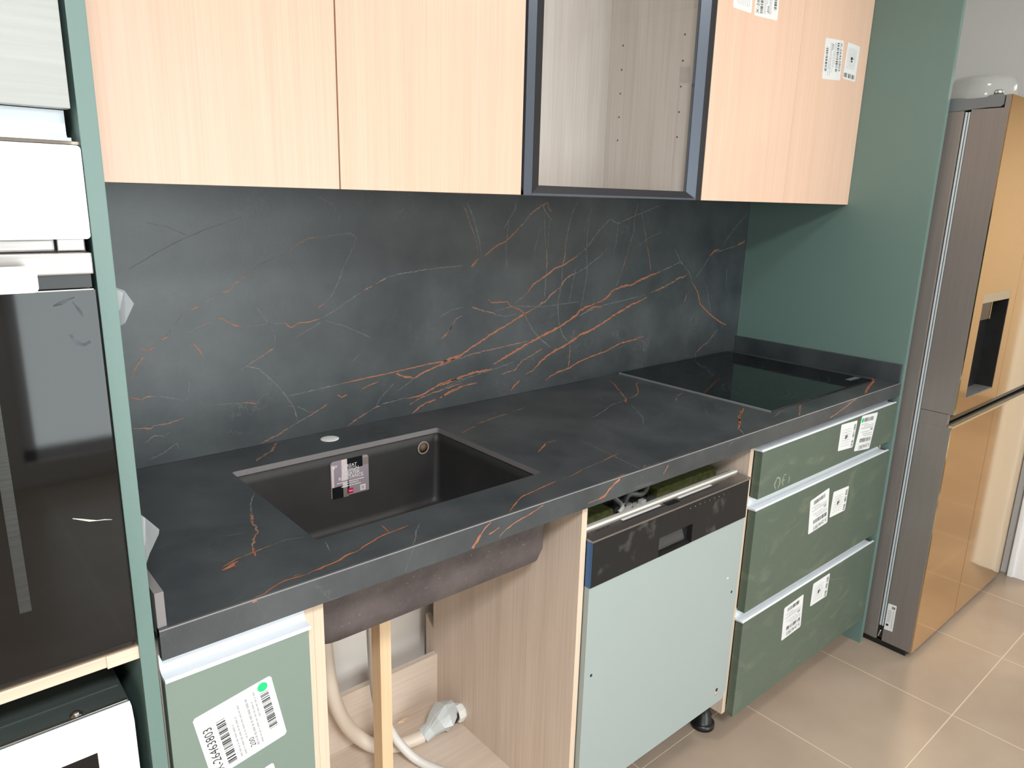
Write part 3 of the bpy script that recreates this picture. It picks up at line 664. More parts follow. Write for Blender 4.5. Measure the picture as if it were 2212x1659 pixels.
for k, w, p in TOP_VEINS:
    pts = [(cl(p[i], .003, 2.186), cl(p[i+1], -.6005, -.003), ZC) for i in range(0, len(p), 2)]
    mb.ribbon(pts, w*(.0011 if k == 'o' else .0016), VM[k], (0, 0, 1), .0005 if k == 'o' else .0004, .4 if k == 'o' else .6, True, .006 if k == 'o' else .0045)
mb.build('top_slab', wt)
mb = MB(); mb.box(0, 2.1985, YD, YD+.012, .8917, zb, STONE)
mb.box(0, 2.1985, YD+.0012, YD+.012, zb, ZC-.0002, STONE)
mb.poly([(0, YD, zb), (2.1985, YD, zb), (2.1985, YD, ZC-.0022), (0, YD, ZC-.0022)], STONE)
mb.poly([(0, YD, ZC-.0022), (2.1985, YD, ZC-.0022), (2.1985, YD+.0022, ZC+.0001), (0, YD+.0022, ZC+.0001)], STONE_EDGE)
for k, w, p in APRON_VEINS:
    pts = [(cl(p[i], .003, 2.19), YD, cl(p[i+1], .8925, ZC-.0025)) for i in range(0, len(p), 2)]
    mb.ribbon(pts, w*.001, VM[k], (0, -1, 0), .0002, taper=False)
mb.build('front_edge', wt)
onebox('stone_upstand', None, 0, .011, YD+.006, -.0005, ZC, .983, STONE_EDGE, label='short stone upstand strip against the oven tower', category='upstand')
onebox('stone_upstand', None, 2.188, 2.1995, YD+.004, -.0005, ZC, .9925, STONE, label='dark stone upstand strip beside the hob against the green panel', category='upstand')
MB().lathe([(.0205, 0), (.0205, .0006), (.018, .0012), (.010, .0018), (0, .002)], (.5106, -.0515, ZC), WHITE).build('tap_hole_disc', wt, label='white disc in place of the open tap hole')  # disc added to stand for an open hole with white below

# ------------------------------------------------------------ sink
sk = thing('kitchen_sink', (.509, -.308, .72), 'square anthracite composite sink set under the stone worktop', 'sink')
def rr(x0, x1, y0, y1, r, z, n=6):
    o = []
    for cx, cy, a0 in ((x0+r, y0+r, math.pi), (x1-r, y0+r, 1.5*math.pi), (x1-r, y1-r, 0), (x0+r, y1-r, .5*math.pi)):
        for k in range(n+1): a = a0+k*math.pi/2/n; o.append((cx+r*math.cos(a), cy+r*math.sin(a), z))
    return o
I = (SX0-.002, SX1+.002, SY0-.002, SY1+.002)
def ins(d, r, z): return rr(I[0]+d, I[1]-d, I[2]+d, I[3]-d, r, z)
lp = [ins(-.011, .02, .9225), ins(0, .012, .9225), ins(.001, .012, .90), ins(.006, .016, .765), ins(.009, .02, .754), ins(.018, .02, .747), ins(.04, .02, .7455)]
mb = MB(); mb.rings(lp, SINK, True, False, True)
lo = [ins(-.011, .02, .9225), ins(-.0115, .022, .88), ins(-.010, .024, .77), ins(-.004, .026, .745), ins(.010, .028, .734), ins(.05, .03, .732)]
mb.rings(lo, SINKO, True, False, True)
mb.build('basin', sk)
MB().lathe([(.016, 0), (.016, -.0012), (.0125, -.0016), (.0125, .0)], (.712, SY1-.0005, .8925), mat('overflow_rim', (150, 142, 134), .5), 'y').lathe([(.0125, -.0008), (0, -.0009)], (.712, SY1-.0005, .8925), mat('overflow_inside', (112, 92, 72), .7), 'y').build('overflow_hole', sk)
MB().lathe([(.045, 0), (.045, .002), (.038, .003), (.03, .001), (0, .001)], (.51, -.31, .7458), STEEL).build('drain', sk)
# printed card stuck inside the sink
TG = {'a': mat('card_mauve_grey', (158, 146, 154), .35), 'b': mat('card_light_pink', (222, 208, 208), .35), 'c': mat('card_black', (26, 28, 30), .3), 'd': mat('card_taupe', (136, 126, 120), .35), 'r': mat('card_red', (214, 30, 84), .4), 'w': mat('card_white_print', (246, 242, 242), .5), 'g': mat('card_green_grey', (190, 190, 176), .5)}
mb = MB(); X0, X1, Z0, Z1, Yt = .473, .565, .820, .9093, SY1-.0018
def tq(a0, a1, b0, b1, m, e=0.): mb.poly([(X0+(X1-X0)*a, Yt-e, Z0+(Z1-Z0)*b) for a, b in ((a0, b0), (a1, b0), (a1, b1), (a0, b1))], m)
mb.prism([(x, Yt+.0006, z) for x, y, z in [(p[0], 0, p[1]) for p in [(q[0], q[1]) for q in rr(X0, X1, Z0, Z1, .007, 0)]]], (0, -.0006, 0), TG['a'])
tq(0.02, .08, .32, .9, TG['b'], .0001); tq(.28, .43, .45, 1, TG['b'], .0001); tq(.43, .84, .72, 1, TG['c'], .0001); tq(.84, .995, .74, .93, TG['d'], .0001)
tq(.02, .31, .0, .33, TG['c'], .0001); tq(.31, .45, 0, .27, TG['d'], .0001); tq(.42, .47, .08, .44, TG['c'], .00012); tq(.3, .44, .27, .42, TG['b'], .00012)
tv = lambda a, b: (X0+(X1-X0)*a, Yt, Z0+(Z1-Z0)*b)
for txt, a, b, s, w in (('GREAT', .33, .775, .0105, 1.), ('DESIGN.', .30, .675, .0115, 1.), ('GREATER', .27, .575, .0105, 1.), ('RESISTANCE.', .19, .475, .0115, .95)):
    mb.text(txt, tv(a, b), (1, 0, 0), (0, 0, 1), s, TG['w'], .0004, w)
for k, (a0, a1, b) in enumerate(((.15, .86, .40), (.30, .72, .345), (.26, .78, .285))):
    a = a0
    while a < a1: ww = random.uniform(.02, .07); tq(a, min(a+ww, a1), b, b+.022, TG['w'], .0004); a += ww+.012
tq(.44, .57, .08, .215, TG['r'], .0004); tq(.455, .555, .135, .16, TG['b'], .0005)
tq(.76, .90, .09, .235, TG['w'], .0004); tq(.785, .875, .115, .21, TG['g'], .0005)
tq(.07, .17, .87, .885, TG['w'], .0004); tq(.09, .17, .84, .852, TG['w'], .0004); tq(.07, .10, .80, .88, TG['w'], .0004)
mb.build('sticker_card', sk, label='printed card with white lettering stuck on the back wall')

# ------------------------------------------------------------ induction hob
hb = thing('induction_hob', (1.84, -.27, ZC), 'black glass induction hob set on the stone worktop', 'hob')
hx0, hx1, hy0, hy1 = 1.5385, 2.1445, -.5365, -.004
MB().box(hx0+.002, hx1-.002, hy0+.002, hy1-.002, ZC, ZC+.0045, CERAMIC, .001).build('glass_plate', hb)
mb = MB()
mb.box(hx0-.0015, hx0+.002, hy0, hy1, ZC, ZC+.0048, mat('hob_side_trim', (132, 136, 136), .4)); mb.box(hx0, hx1, hy0-.001, hy0+.002, ZC, ZC+.003, BLACK); mb.build('edge_trim', hb)
def ring(cx, cy, r, w=.0007, a0=0, a1=2*math.pi, n=64):
    for k in range(n):
        t0 = a0+(a1-a0)*k/n; t1 = a0+(a1-a0)*(k+1)/n
        mb.poly([(cx+q*math.cos(t), cy+q*math.sin(t), ZC+.0047) for q, t in ((r-w, t0), (r+w, t0), (r+w, t1), (r-w, t1))], RINGM)
for cx, cy, R in ((1.735, -.135, (.045, .075, .09)), (1.715, -.395, (.055, .085, .105)), (1.985, -.15, (.05, .085)), (1.985, -.385, (.05, .08))):
    mb = MB()
    for q in R: ring(cx, cy, q)
    for sx in (-1, 1): mb.poly([(cx+sx*R[0], cy-.0003, ZC+.00472), (cx+sx*R[-1], cy-.0003, ZC+.00472), (cx+sx*R[-1], cy+.0003, ZC+.00472), (cx+sx*R[0], cy+.0003, ZC+.00472)], RINGM)
    mb.build('cooking_zone', hb, label='faint grey printed rings')
mb = MB(); mb.poly([(2.066, -.502, ZC+.0048), (2.134, -.505, ZC+.0048), (2.134, -.484, ZC+.0048), (2.066, -.484, ZC+.0048)], mat('hob_grey', (112, 122, 124), .3)); mb.build('grey_rectangle', hb)  # plain grey rectangle near the front right corner

# ------------------------------------------------------------ aluminium finger rail (profile along x)
def gola(parent, x0, x1, zt, zl, yb=-.574, yl=-.6008, x1lip=None):
    """curved recess: back from zt down to the lip at zl"""
    sec = [(yb, zt)]
    for k in range(7):
        a = k/6*math.pi/2; sec.append((yb-.010*(1-math.cos(a)), zl+.0045+.010-.010*math.sin(a)))
    sec += [(yl+.001, zl+.0045), (yl-.0015, zl+.003), (yl-.0015, zl), (yl+.004, zl), (yb+.002, zl-.001), (yb+.002, zt)]
    mb = MB(); mb.prism([(x0, y, z) for y, z in sec], (x1-x0, 0, 0), ALU)
    if x1lip: mb.box(x1, x1lip, yl-.0015, yl+.004, zl, zl+.003, ALU)
    return mb.build('finger_rail', parent)

# ------------------------------------------------------------ narrow base cabinet at the left
FD = -.6008
c1 = thing('base_cabinet', (.107, -.3, .10), 'narrow green base cabinet beside the tall oven tower, with white finger rail', 'base cabinet')
mb = MB(); mb.box(.0005, .0165, -.575, -.02, .10, .885, OAK); mb.box(.200, .2150, -.575, -.02, .10, .885, OAK); mb.box(.0165, .2, -.57, -.02, .10, .116, OAKX); mb.box(.0165, .2, -.036, -.02, .116, .885, OAK)
mb.box(.1998, .2152, -.5765, -.5748, .10, .885, OAKE); mb.build('carcass', c1)
d1 = onebox('door', c1, .0005, .1965, FD, -.582, .10, .857, mat('hazed_green_laminate', (122, 138, 128), .4, bump=.05, bscale=350), .0012)  # door base colour made paler to carry its specular haze
gola(c1, .001, .2, .886, .857, -.579, FD)
st_img('label_sticker', d1, FD, (.0285, .789), (.1367, .8084), (.1552, .7023), (.047, .6829), 90, 'A', num=NUM, dot=True, seed=1)
st_img('label_sticker', d1, FD, (.056, .6505), (.132, .6645), (.1475, .585), (.0715, .571), 0, 'B', seed=3)

# ------------------------------------------------------------ open sink cabinet
c2 = thing('sink_cabinet', (.5, -.3, .10), 'open doorless pale oak sink cabinet under the sink', 'base cabinet')
prof = [(-.575, .10), (-.575, .890), (-.04, .890), (-.04, .335), (-.0215, .335), (-.0215, .10)]   # right side, notched at the back top
mb = MB(); mb.prism([(.787, y, z) for y, z in prof[:2]]+[(.787, -.057, .89), (.787, -.057, .345), (.787, -.022, .375), (.787, -.022, .10)], (.015, 0, 0), OAK)
mb.box(.787, .802, -.5765, -.575, .10, .89, OAKE); mb.build('side_panel', c2)
mb = MB(); mb.box(.2155, .2315, -.575, -.022, .10, .89, OAK); mb.box(.2155, .2315, -.5765, -.575, .10, .89, OAKE); mb.build('side_panel', c2)
onebox('bottom_panel', c2, .2315, .787, -.575, -.022, .113, .13, OAKX)
mb = MB(); mb.box(.2315, .787, -.075, -.058, .13, .279, OAKX, .0005); mb.build('back_rail', c2)

# timber prop
onebox('timber_prop', None, .4847, .5115, -.300, -.263, .1305, .7315, PINE, .0012, label='square pine batten propped upright under the sink', category='timber batten')

# hoses
HY = -.14
mb = MB()
mb.tube([(.436, -.14, .60), (.437, -.14, .50), (.443, -.14, .40), (.456, -.14, .325), (.481, -.143, .255), (.512, -.148, .205), (.548, -.158, .170), (.60, -.17, .152), (.645, -.178, .150), (.668, -.182, .152)], .0165, HOSE, 20)
mb.build('drain_hose', None, label='cream hose hanging behind the batten and curving along the sink cabinet floor', category='hose')
mb = MB()
mb.tube([(.520, -.20, .66), (.520, -.20, .55), (.522, -.20, .45), (.528, -.20, .35), (.542, -.20, .285), (.561, -.20, .243), (.582, -.212, .195), (.612, -.25, .155), (.66, -.33, .142), (.71, -.43, .142)], .0095, HOSEW, 16, ridge=.0016, pitch=.004)
mb.build('corrugated_hose', None, label='thin white corrugated hose running forward beside the batten', category='hose')
# wrapped coupling
wr = thing('wrapped_coupling', (.70, -.19, .145), 'hose coupling wrapped in clear plastic film at the right side of the sink cabinet', 'pipe coupling')
rnd = random.Random(4); pth = [Vector(p) for p in [(.668, -.184, .1535), (.69, -.186, .163), (.71, -.187, .178), (.728, -.187, .182), (.744, -.187, .178), (.752, -.187, .172)]]
rad = [.0175, .0195, .031, .038, .034, .022]; loops = []
for i, p in enumerate(pth):
    d = (pth[min(i+1, 5)]-pth[max(i-1, 0)]).normalized(); a = d.cross(Vector((0, 0, 1))).normalized(); b = a.cross(d)
    loops.append([p+(a*math.cos(k*math.pi/9)+b*math.sin(k*math.pi/9))*rad[i]*rnd.uniform(.84, 1.13) for k in range(18)])
FILM2 = bpy.data.materials.new('crumpled_film'); FILM2.use_nodes = True; _b = FILM2.node_tree.nodes['Principled BSDF']; _b.inputs['Base Color'].default_value = lin((214, 220, 220)); _b.inputs['Roughness'].default_value = .25; _b.inputs['Alpha'].default_value = .8
mb = MB(); mb.rings(loops, FILM2, smooth=False); mb.build('film_wrap', wr)
MB().tube([(.664, -.182, .152), (.69, -.185, .160), (.735, -.187, .172), (.758, -.187, .172)], .0135, HOSEW, 16).build('connector', wr)
mb = MB(); mb.lathe([(.0, .0), (.020, 0), (.020, .004), (.0175, .006), (.0175, .010)], (.756, -.187, .170), BLACK, 'x', 24); mb.build('rubber_ring', wr)
MB().lathe([(.0, -.001), (.022, -.001), (.0245, .002), (.0245, .014), (.022, .0205)], (.7663, -.187, .170), WHITE, 'x', 8, False).build('nut', wr, label='white hexagonal plastic nut')
# wood splinter
MB().prism([(.655, -.082, .1302), (.668, -.088, .1302), (.684, -.084, .1302), (.672, -.079, .1302)], (.004, .0, .004), PINE).build('wood_splinter', None, label='tiny pine splinter on the sink cabinet floor', category='wood splinter')

# ------------------------------------------------------------ dishwasher
dw = thing('dishwasher', (1.087, -.3, .0), 'built-in dishwasher without a furniture front, pale grey panel and dusty black fascia', 'dishwasher')
wx0, wx1, wy = .8045, 1.3735, -.590
mb = MB(); mb.box(wx0+.004, wx1+.006, -.548, -.04, .13, .775, ZINC); mb.build('tub', dw)
mb = MB()
t = bmesh.new(); pr = [(wx0, .701), (wx1, .701), (wx1, .195), (wx1-.012, .172), (wx0, .172)]
mb.prism([(x, wy, z) for x, z in pr], (0, .014, 0), DWP)
for x, z in ((.826, .488), (1.350, .498)): mb.lathe([(.0035, 0), (.0035, -.0005), (0, -.0006)], (x, wy, z), BLACK, 'y', 12)
mb.lathe([(.003, 0), (.003, -.0006), (0, -.0008)], (1.325, wy, .545), WHITE, 'y', 10)
mb.lathe([(.005, 0), (.005, -.0005), (0, -.0006)], (1.330, wy, .215), BLACK, 'y', 12); mb.lathe([(.006, 0), (.006, -.0004), (0, -.0005)], (1.328, wy, .204), mat('peach_cap', (200, 168, 150), .6), 'y', 12)
mb.build('front_panel', dw)
# fascia with handle recess
mb = MB(); hx0_, hx1_, hz0, hz1 = 1.024, 1.146, .706, .748; f0, f1 = .701, .804
mb.box(wx0, hx0_, wy-.002, wy+.014, f0, f1, BLACKD, .001); mb.box(hx1_, wx1, wy-.002, wy+.014, f0, f1, BLACKD, .001)
mb.box(hx0_, hx1_, wy-.002, wy+.014, hz1, f1, BLACKD, .001); mb.box(hx0_, hx1_, wy+.012, wy+.014, f0, hz1, BLACKD)
mb.prism([(hx0_, wy-.002, f0), (hx0_, wy+.012, f0+.004), (hx0_, wy+.012, f0)], (hx1_-hx0_, 0, 0), BLACKD)
for k in range(17): mb.box(.96-.0017*0+k*.021, .966+k*.021, wy-.0024, wy-.0018, .787, .791, DARK)
for k in range(8): mb.lathe([(.0016, 0), (.001, -.001), (0, -.0012)], (1.13+k*.019, wy-.002, .7905+.0005*(k % 3)), STEEL, 'y', 8)
mb.build('fascia', dw, label='dusty black plastic strip with a handle recess')
mb = MB()
mb.prism([(hx0_+.004, wy+.011, .712), (hx0_+.004, wy+.0015, .716), (hx0_+.004, wy+.0015, .722), (hx0_+.004, wy+.010, .744)], (hx1_-hx0_-.03, 0, 0), mat('worn_black', (56, 56, 56), .45)); mb.build('handle_flap', dw)
onebox('blue_film', dw, wx0-.0012, wx0-.0002, wy-.003, wy+.012, .702, .803, mat('blue_protective_film', (46, 92, 140), .3), 0)
# top control strip
mb = MB()
mb.prism([(wx0-.001, wy-.004, .8035), (wx0-.001, wy-.004, .8075), (wx0-.001, wy+.036, .8095), (wx0-.001, wy+.036, .8035)], (wx1-wx0+.006, 0, 0), STEEL)
lz = lambda y: .8075+(y-(wy-.004))/.040*.002+.0002
def strip_quad(x0, x1, y0, y1, m, e=.0): mb.poly([(x0, y0, lz(y0)+e), (x1, y0, lz(y0)+e), (x1, y1, lz(y1)+e), (x0, y1, lz(y1)+e)], m)
strip_quad(.925, 1.055, -.567, -.560, WHITE); strip_quad(1.120, 1.250, -.567, -.560, WHITE)
strip_quad(1.066, 1.110, -.578, -.560, BLACK); strip_quad(.915, 1.27, -.572, -.5705, DARK)
mb.text('BOSCH', (.842, -.571, lz(-.57)), (1, 0, 0), (0, 1, 0), .012, INK, .0003)
for k in range(16): mb.poly([(.834+.0055*math.cos(k*math.pi/8), -.567+.0055*math.sin(k*math.pi/8), lz(-.567)+.0001), (.834+.0055*math.cos((k+1)*math.pi/8), -.567+.0055*math.sin((k+1)*math.pi/8), lz(-.567)+.0001), (.834+.0045*math.cos((k+1)*math.pi/8), -.567+.0045*math.sin((k+1)*math.pi/8), lz(-.567)+.0001), (.834+.0045*math.cos(k*math.pi/8), -.567+.0045*math.sin(k*math.pi/8), lz(-.567)+.0001)], INK)
mb.build('control_strip', dw, label='brushed steel strip with printed marks')
mb = MB(); mb.box(wx0, wx1+.004, -.5535, -.5475, .806, .815, RUBW, .002); mb.box(wx0, wx1+.008, -.5475, -.5375, .804, .812, RUBW, .002); mb.build('seal', dw, label='white rubber seal')
# grey cross rail with slots, insulation and hinge block behind the door
mb = MB(); mb.box(wx0+.004, 1.02, -.531, -.527, .775, .803, ZINC); mb.box(1.118, wx1+.010, -.531, -.527, .775, .806, ZINC)
mb.box(wx0+.004, wx1+.008, -.531, -.512, .775, .778, ZINC)
for x in (.905, 1.00, 1.176, 1.30): mb.box(x, x+.022, -.5318, -.530, .785, .793, DARK)
mb.build('cross_rail', dw)
mb = MB(); mb.box(wx0+.006, .978, -.495, -.10, .775, .797, FELT, .006, 3); mb.build('insulation_mat', dw, label='green felt insulation')
mb = MB(); mb.box(1.135, wx1+.004, -.495, -.10, .775, .803, FELT, .006, 3); mb.build('insulation_mat', dw, label='green felt insulation')
mb = MB(); mb.box(.982, 1.128, -.44, -.10, .775, .797, ZINC, .002)
rnd = random.Random(9)
for k in range(16):
    x = rnd.uniform(1.0, 1.10); y = rnd.uniform(-.51, -.44); a = rnd.uniform(.008, .03); b_ = rnd.uniform(.006, .016)
    mb.box(x, x+a, y, y+b_, .776, rnd.uniform(.785, .806), ZINC if k % 3 else WHITE, .002)
mb.tube([(1.005, -.50, .80), (1.04, -.485, .812), (1.08, -.49, .804), (1.118, -.475, .808)], .006, ZINC, 10)
mb.tube([(.985, -.505, .79), (1.0, -.50, .80), (1.01, -.46, .808), (1.03, -.445, .81)], .005, WHITE, 10)
mb.build('catch_mechanism', dw, label='grey metal door catch')
for x in (.84, 1.34): MB().lathe([(.018, 0), (.018, .008), (.008, .012), (.008, .131)], (x, -.45, 0), BLACK).build('foot', dw)

# ------------------------------------------------------------ drawer cabinet
c3 = thing('drawer_cabinet', (1.8, -.3, 0), 'green three-drawer base cabinet below the hob with smudged fronts', 'drawer cabinet')
mb = MB(); mb.box(1.3905, 1.4065, -.575, -.022, .10, .885, OAK); mb.box(1.3905, 1.4065, -.5765, -.575, .10, .885, OAKE)
mb.build('side_panel', c3)
mb = MB(); mb.box(1.4065, 2.1825, -.571, -.022, .10, .116, OAKX); mb.box(2.1825, 2.1985, -.571, -.022, .10, .885, OAK); mb.box(1.4065, 2.1825, -.04, -.022, .116, .885, OAK)
mb.box(1.4065, 2.1825, -.571, -.566, .116, .885, DARK); mb.build('carcass', c3)
for z0, z1 in ((.7425, .8712), (.4185, .7114), (.0975, .3904)):
    d = onebox('drawer_front', c3, 1.407, 2.1965, FD, -.5785, z0, z1, GREEN_S, .0012)
    gola(d, 1.402, 2.162, z1+(.0135 if z1 > .8 else .031), z1, -.5755, FD, 2.186)
    if z0 > .7:
        st_img('label_sticker', d, FD, (1.9526, .868), (2.0601, .8436+.018), (2.0359, .7369+.012), (1.9298, .7615), 180, 'A', num=NUM, dot=True, seed=5)
        st_img('label_sticker', d, FD, (1.8229, .8649), (1.9244, .8599), (1.9167, .7776), (1.8226, .7846), 0, 'B', seed=6)
        mb = MB(); CH = mat('chalk_mark', (140, 146, 126), .8)
        for pts in ([(1.492, .748), (1.483, .765), (1.493, .782), (1.507, .778), (1.510, .760), (1.500, .747)], [(1.528, .782), (1.520, .765), (1.530, .750)], [(1.522, .766), (1.535, .766)], [(1.528, .782), (1.540, .780)], [(1.556, .772), (1.556, .752)]):
            mb.ribbon([(x, FD, z) for x, z in pts], .005, CH, (0, -1, 0), .0002)
        mb.build('chalk_mark', d, label='faint rubbed-out chalk characters')
    elif z0 > .4:
        st_img('label_sticker', d, FD, (1.6962, .663), (1.8031, .6771), (1.8202, .563), (1.7085, .5561), 180, 'A', num=NUM, seed=7)
        st_img('label_sticker', d, FD, (1.834, .6553), (1.9323, .6512), (1.9281, .5726), (1.8304, .5745), 0, 'B', seed=8)
    else:
        st_img('label_sticker', d, FD, (1.6248, .3516), (1.7328, .3578), (1.7406, .2469), (1.6319, .2424), 180, 'A', num=NUM, seed=9)
        st_img('label_sticker', d, FD, (1.7866, .3725), (1.8894, .3738), (1.8889, .2956), (1.7853, .2965), 0, 'B', seed=10)
for x, y in ((1.425, -.50), (1.425, -.09), (2.15, -.09), (2.10, -.40)):
    MB().lathe([(.034, 0), (.034, .012), (.028, .016), (.024, .018), (.023, .04), (.019, .042), (.019, .09), (.026, .094), (.026, .10)], (x, y, 0), BLACK).build('foot', c3, label='black adjustable plastic foot')

# ------------------------------------------------------------ tall green side panel beside the fridge
onebox('tall_side_panel', None, 2.2, 2.218, -.604, -.0, 0, 2.35, GREEN, .0008, label='tall green side panel standing between the cabinets and the fridge', category='side panel')
# ------------------------------------------------------------ wall cabinets
UY, UZ, UT = -.3544, 1.476, 2.30
w1 = thing('wall_cabinet', (.4, -.17, UZ), 'beech wall cabinet with two doors above the sink, left of the glass-door cabinet', 'wall cabinet')
mb = MB(); mb.box(.001, .7995, UY+.0205, -.001, UZ+.002, UT, BLACK); mb.build('carcass', w1)
onebox('door', w1, -.001, .3968, UY, UY+.019, UZ, UT, BEECH, .0008)
onebox('door', w1, .3995, .7965, UY, UY+.019, UZ, UT, BEECH, .0008)
w2 = thing('glass_wall_cabinet', (1.1, -.17, UZ), 'wall cabinet with a dark aluminium framed grey glass door', 'wall cabinet')
mb = MB(); mb.box(.8025, .8185, UY+.023, -.001, UZ+.001, UT, GREYOAK); mb.box(1.3835, 1.3995, UY+.023, -.001, UZ+.001, UT, GREYOAK)
mb.box(.8185, 1.3835, -.033, -.001, UZ+.001, UT, GREYOAK); mb.box(.8185, 1.3835, UY+.023, -.033, UZ+.001, UZ+.017, GREYOAK); mb.box(.8185, 1.3835, UY+.023, -.033, UT-.016, UT, GREYOAK)
for z in (1.63, 1.69, 1.75, 1.81, 1.87):
    for y in (-.08, -.28): mb.lathe([(.0025, 0), (.0025, -.0004), (0, -.0005)], (1.3835, y, z), DARK, 'x', 8)
mb.build('carcass', w2)
gd = thing('glass_door', (1.1, UY, UZ), '', ''); del gd['label']; del gd['category']; bpy.data.objects.remove(gd)
fx0, fx1 = .8035, 1.4015
def framebar(mb, P0, P1, inward, m0, m1):
    """outer flat 22 mm, inner slope 27 mm; inward is the direction to the glass"""
    P0, P1, n = Vector(P0), Vector(P1), Vector(inward); f = Vector((0, -1, 0))
    a = .022 if abs(n.x) > .5 else .004; b = .027 if abs(n.x) > .5 else .016
    d = P1-P0
    mb.prism([P0, P0+n*a, P0+n*a-f*.019, P0-f*.019], d, m0)
    mb.prism([P0+n*a, P0+n*(a+b)-f*.010, P0+n*(a+b)-f*.019, P0+n*a-f*.019], d, m1)
mb = MB()
framebar(mb, (fx0, UY, UZ), (fx0, UY, UT), (1, 0, 0), ALU_LIT, ALU_SHADE)  # left bar: flat face coloured as lit, slope as shaded
framebar(mb, (fx1, UY, UZ), (fx1, UY, UT), (-1, 0, 0), ALU_SHADE, ALU_LIT)  # right bar: flat face coloured as shaded, slope as lit
framebar(mb, (fx0, UY+.0005, UZ), (fx1, UY+.0005, UZ), (0, 0, 1), ALU_LIT, ALU_SHADE); framebar(mb, (fx0, UY+.0005, UT), (fx1, UY+.0005, UT), (0, 0, -1), ALU_LIT, ALU_SHADE)
dg = mb.build('door', w2, label='dark aluminium frame with grey glass')
onebox('glass_pane', dg, fx0+.045, fx1-.045, UY+.012, UY+.016, UZ+.018, UT-.018, GLASS, 0)
w3 = thing('wall_cabinet', (1.8, -.17, UZ), 'beech wall cabinet with paper stickers on its doors, next to the tall green panel', 'wall cabinet')
mb = MB(); mb.box(1.4025, 2.1985, UY+.0205, -.001, UZ+.002, UT, BLACK); mb.build('carcass', w3)
da = onebox('door', w3, 1.4035, 1.8012, UY, UY+.019, UZ, UT, BEECH, .0004)
db = onebox('door', w3, 1.8022, 2.1985, UY, UY+.019, UZ, UT, BEECH, .0004)
st_img('label_sticker', db, UY, (1.9304, 1.9333), (2.0379, 1.9405), (2.043, 1.8325), (1.9369, 1.8249), -90, 'A', num=NUM, seed=11)
st_img('label_sticker', db, UY, (2.064, 1.9408), (2.142, 1.9388), (2.138, 1.8391), (2.058, 1.8405), -90, 'B', seed=12)
st_img('label_sticker', da, UY, (1.5562, 2.039), (1.665, 2.043), (1.669, 1.935), (1.5604, 1.9306), 90, 'A', num=NUM, seed=13)
st_img('label_sticker', da, UY, (1.4640, 2.032), (1.5440, 2.032), (1.5471, 1.9325), (1.4657, 1.9328), 90, 'B', seed=14)

# ------------------------------------------------------------ oven tower at the left
TX1 = -.0062
tw = thing('oven_tower', (-.3, -.3, 0), 'tall green-sided cabinet tower holding the ovens at the left', 'tall cabinet')
onebox('side_panel', tw, -.0245, TX1, -.604, -.0, 0, 2.35, GREEN, .0008)
onebox('side_panel', tw, -.640, -.622, -.604, -.0, 0, 2.35, GREEN, .0008)
onebox('upper_door', tw, -.620, -.0305, -.606, -.588, 1.545, 2.35, mat('pale_grey_door', (170, 173, 169), .4, stretch=(1, 1, 30), var=.05, vscale=6), .001, label='pale grey door')
mb = MB(); mb.prism([(-.62, y, z) for y, z in [(-.578, 1.545), (-.578, 1.522), (-.582, 1.517), (-.600, 1.517), (-.600, 1.514), (-.57, 1.514), (-.57, 1.545)]], (.588, 0, 0), ALU); mb.build('finger_rail', tw)
onebox('shelf', tw, -.622, -.0245, -.5915, -.02, 1.511, 1.514, OAKX, .0)
onebox('shelf', tw, -.622, -.0245, -.598, -.02, .9065, .9215, OAKEX, .0004)
onebox('edge_strip', tw, -.060, -.0245, -.6005, -.598, .9055, .9225, OAKEX, .0004, label='joint in the oak edging')
mb = MB(); mb.box(-.622, -.0245, -.022, -.004, 0, 2.35, OAK); mb.build('back_panel', tw)
onebox('shelf', tw, -.622, -.0245, -.598, -.022, .50, .516, OAKEX, .0004)
# protective film corners poking out behind the side panel
mb = MB(); mb.poly([(TX1, -.56, 1.362), (.009, -.57, 1.355), (.0165, -.575, 1.340), (.006, -.572, 1.318), (TX1, -.56, 1.308)], FILM)
mb.poly([(TX1, -.56, 1.362), (.012, -.55, 1.350), (.008, -.545, 1.330), (TX1, -.55, 1.31)], FILM); mb.build('protective_film', tw)
mb = MB(); mb.poly([(TX1, -.55, 1.085), (.006, -.56, 1.072), (.021, -.565, 1.052), (.020, -.565, 1.046), (.008, -.56, 1.02), (TX1, -.56, .985)], FILM)
mb.poly([(TX1, -.55, 1.085), (.012, -.54, 1.06), (.008, -.545, 1.03), (TX1, -.55, .99)], FILM); mb.build('protective_film', tw)
# oven
ov = thing('built_in_oven', (-.32, -.3, .922), 'built-in oven with a glossy white control panel and black glass door', 'oven')
ox0, ox1 = -.618, -.0285
mb = MB(); mb.prism([(p[0], -.6, p[1]) for p in rr(ox0, ox1, 1.4165, 1.5090, .004, 0)], (0, -.02, 0), GLOSSW); mb.build('control_panel', ov)
mb = MB(); mb.box(ox0+.03, -.060, -.606, -.598, 1.4035, 1.4160, STEEL, .002); mb.box(-.0575, ox1-.004, -.606, -.598, 1.4035, 1.4160, STEEL, .001); mb.build('vent_strip', ov)
mb = MB(); mb.box(ox0+.01, ox1-.002, -.598, -.06, .928, 1.508, BLACK); 
mb.build('housing', ov)
od = MB(); od.box(ox0, ox1-.001, -.620, -.600, 1.3805, 1.4025, STEEL, .0015); od = od.build('door', ov, label='oven door with a steel top bar')
mb = MB(); mb.box(ox0+.002, ox1-.003, -.615, -.599, 1.366, 1.3805, BLACK); mb.build('door_gap', od)
mb = MB(); mb.box(ox0, ox1-.0, -.620, -.616, .9435, 1.3655, GLOSSB, .0015)
mb.box(ox0+.001, ox1-.003, -.6205, -.6196, 1.3640, 1.3652, STEEL)
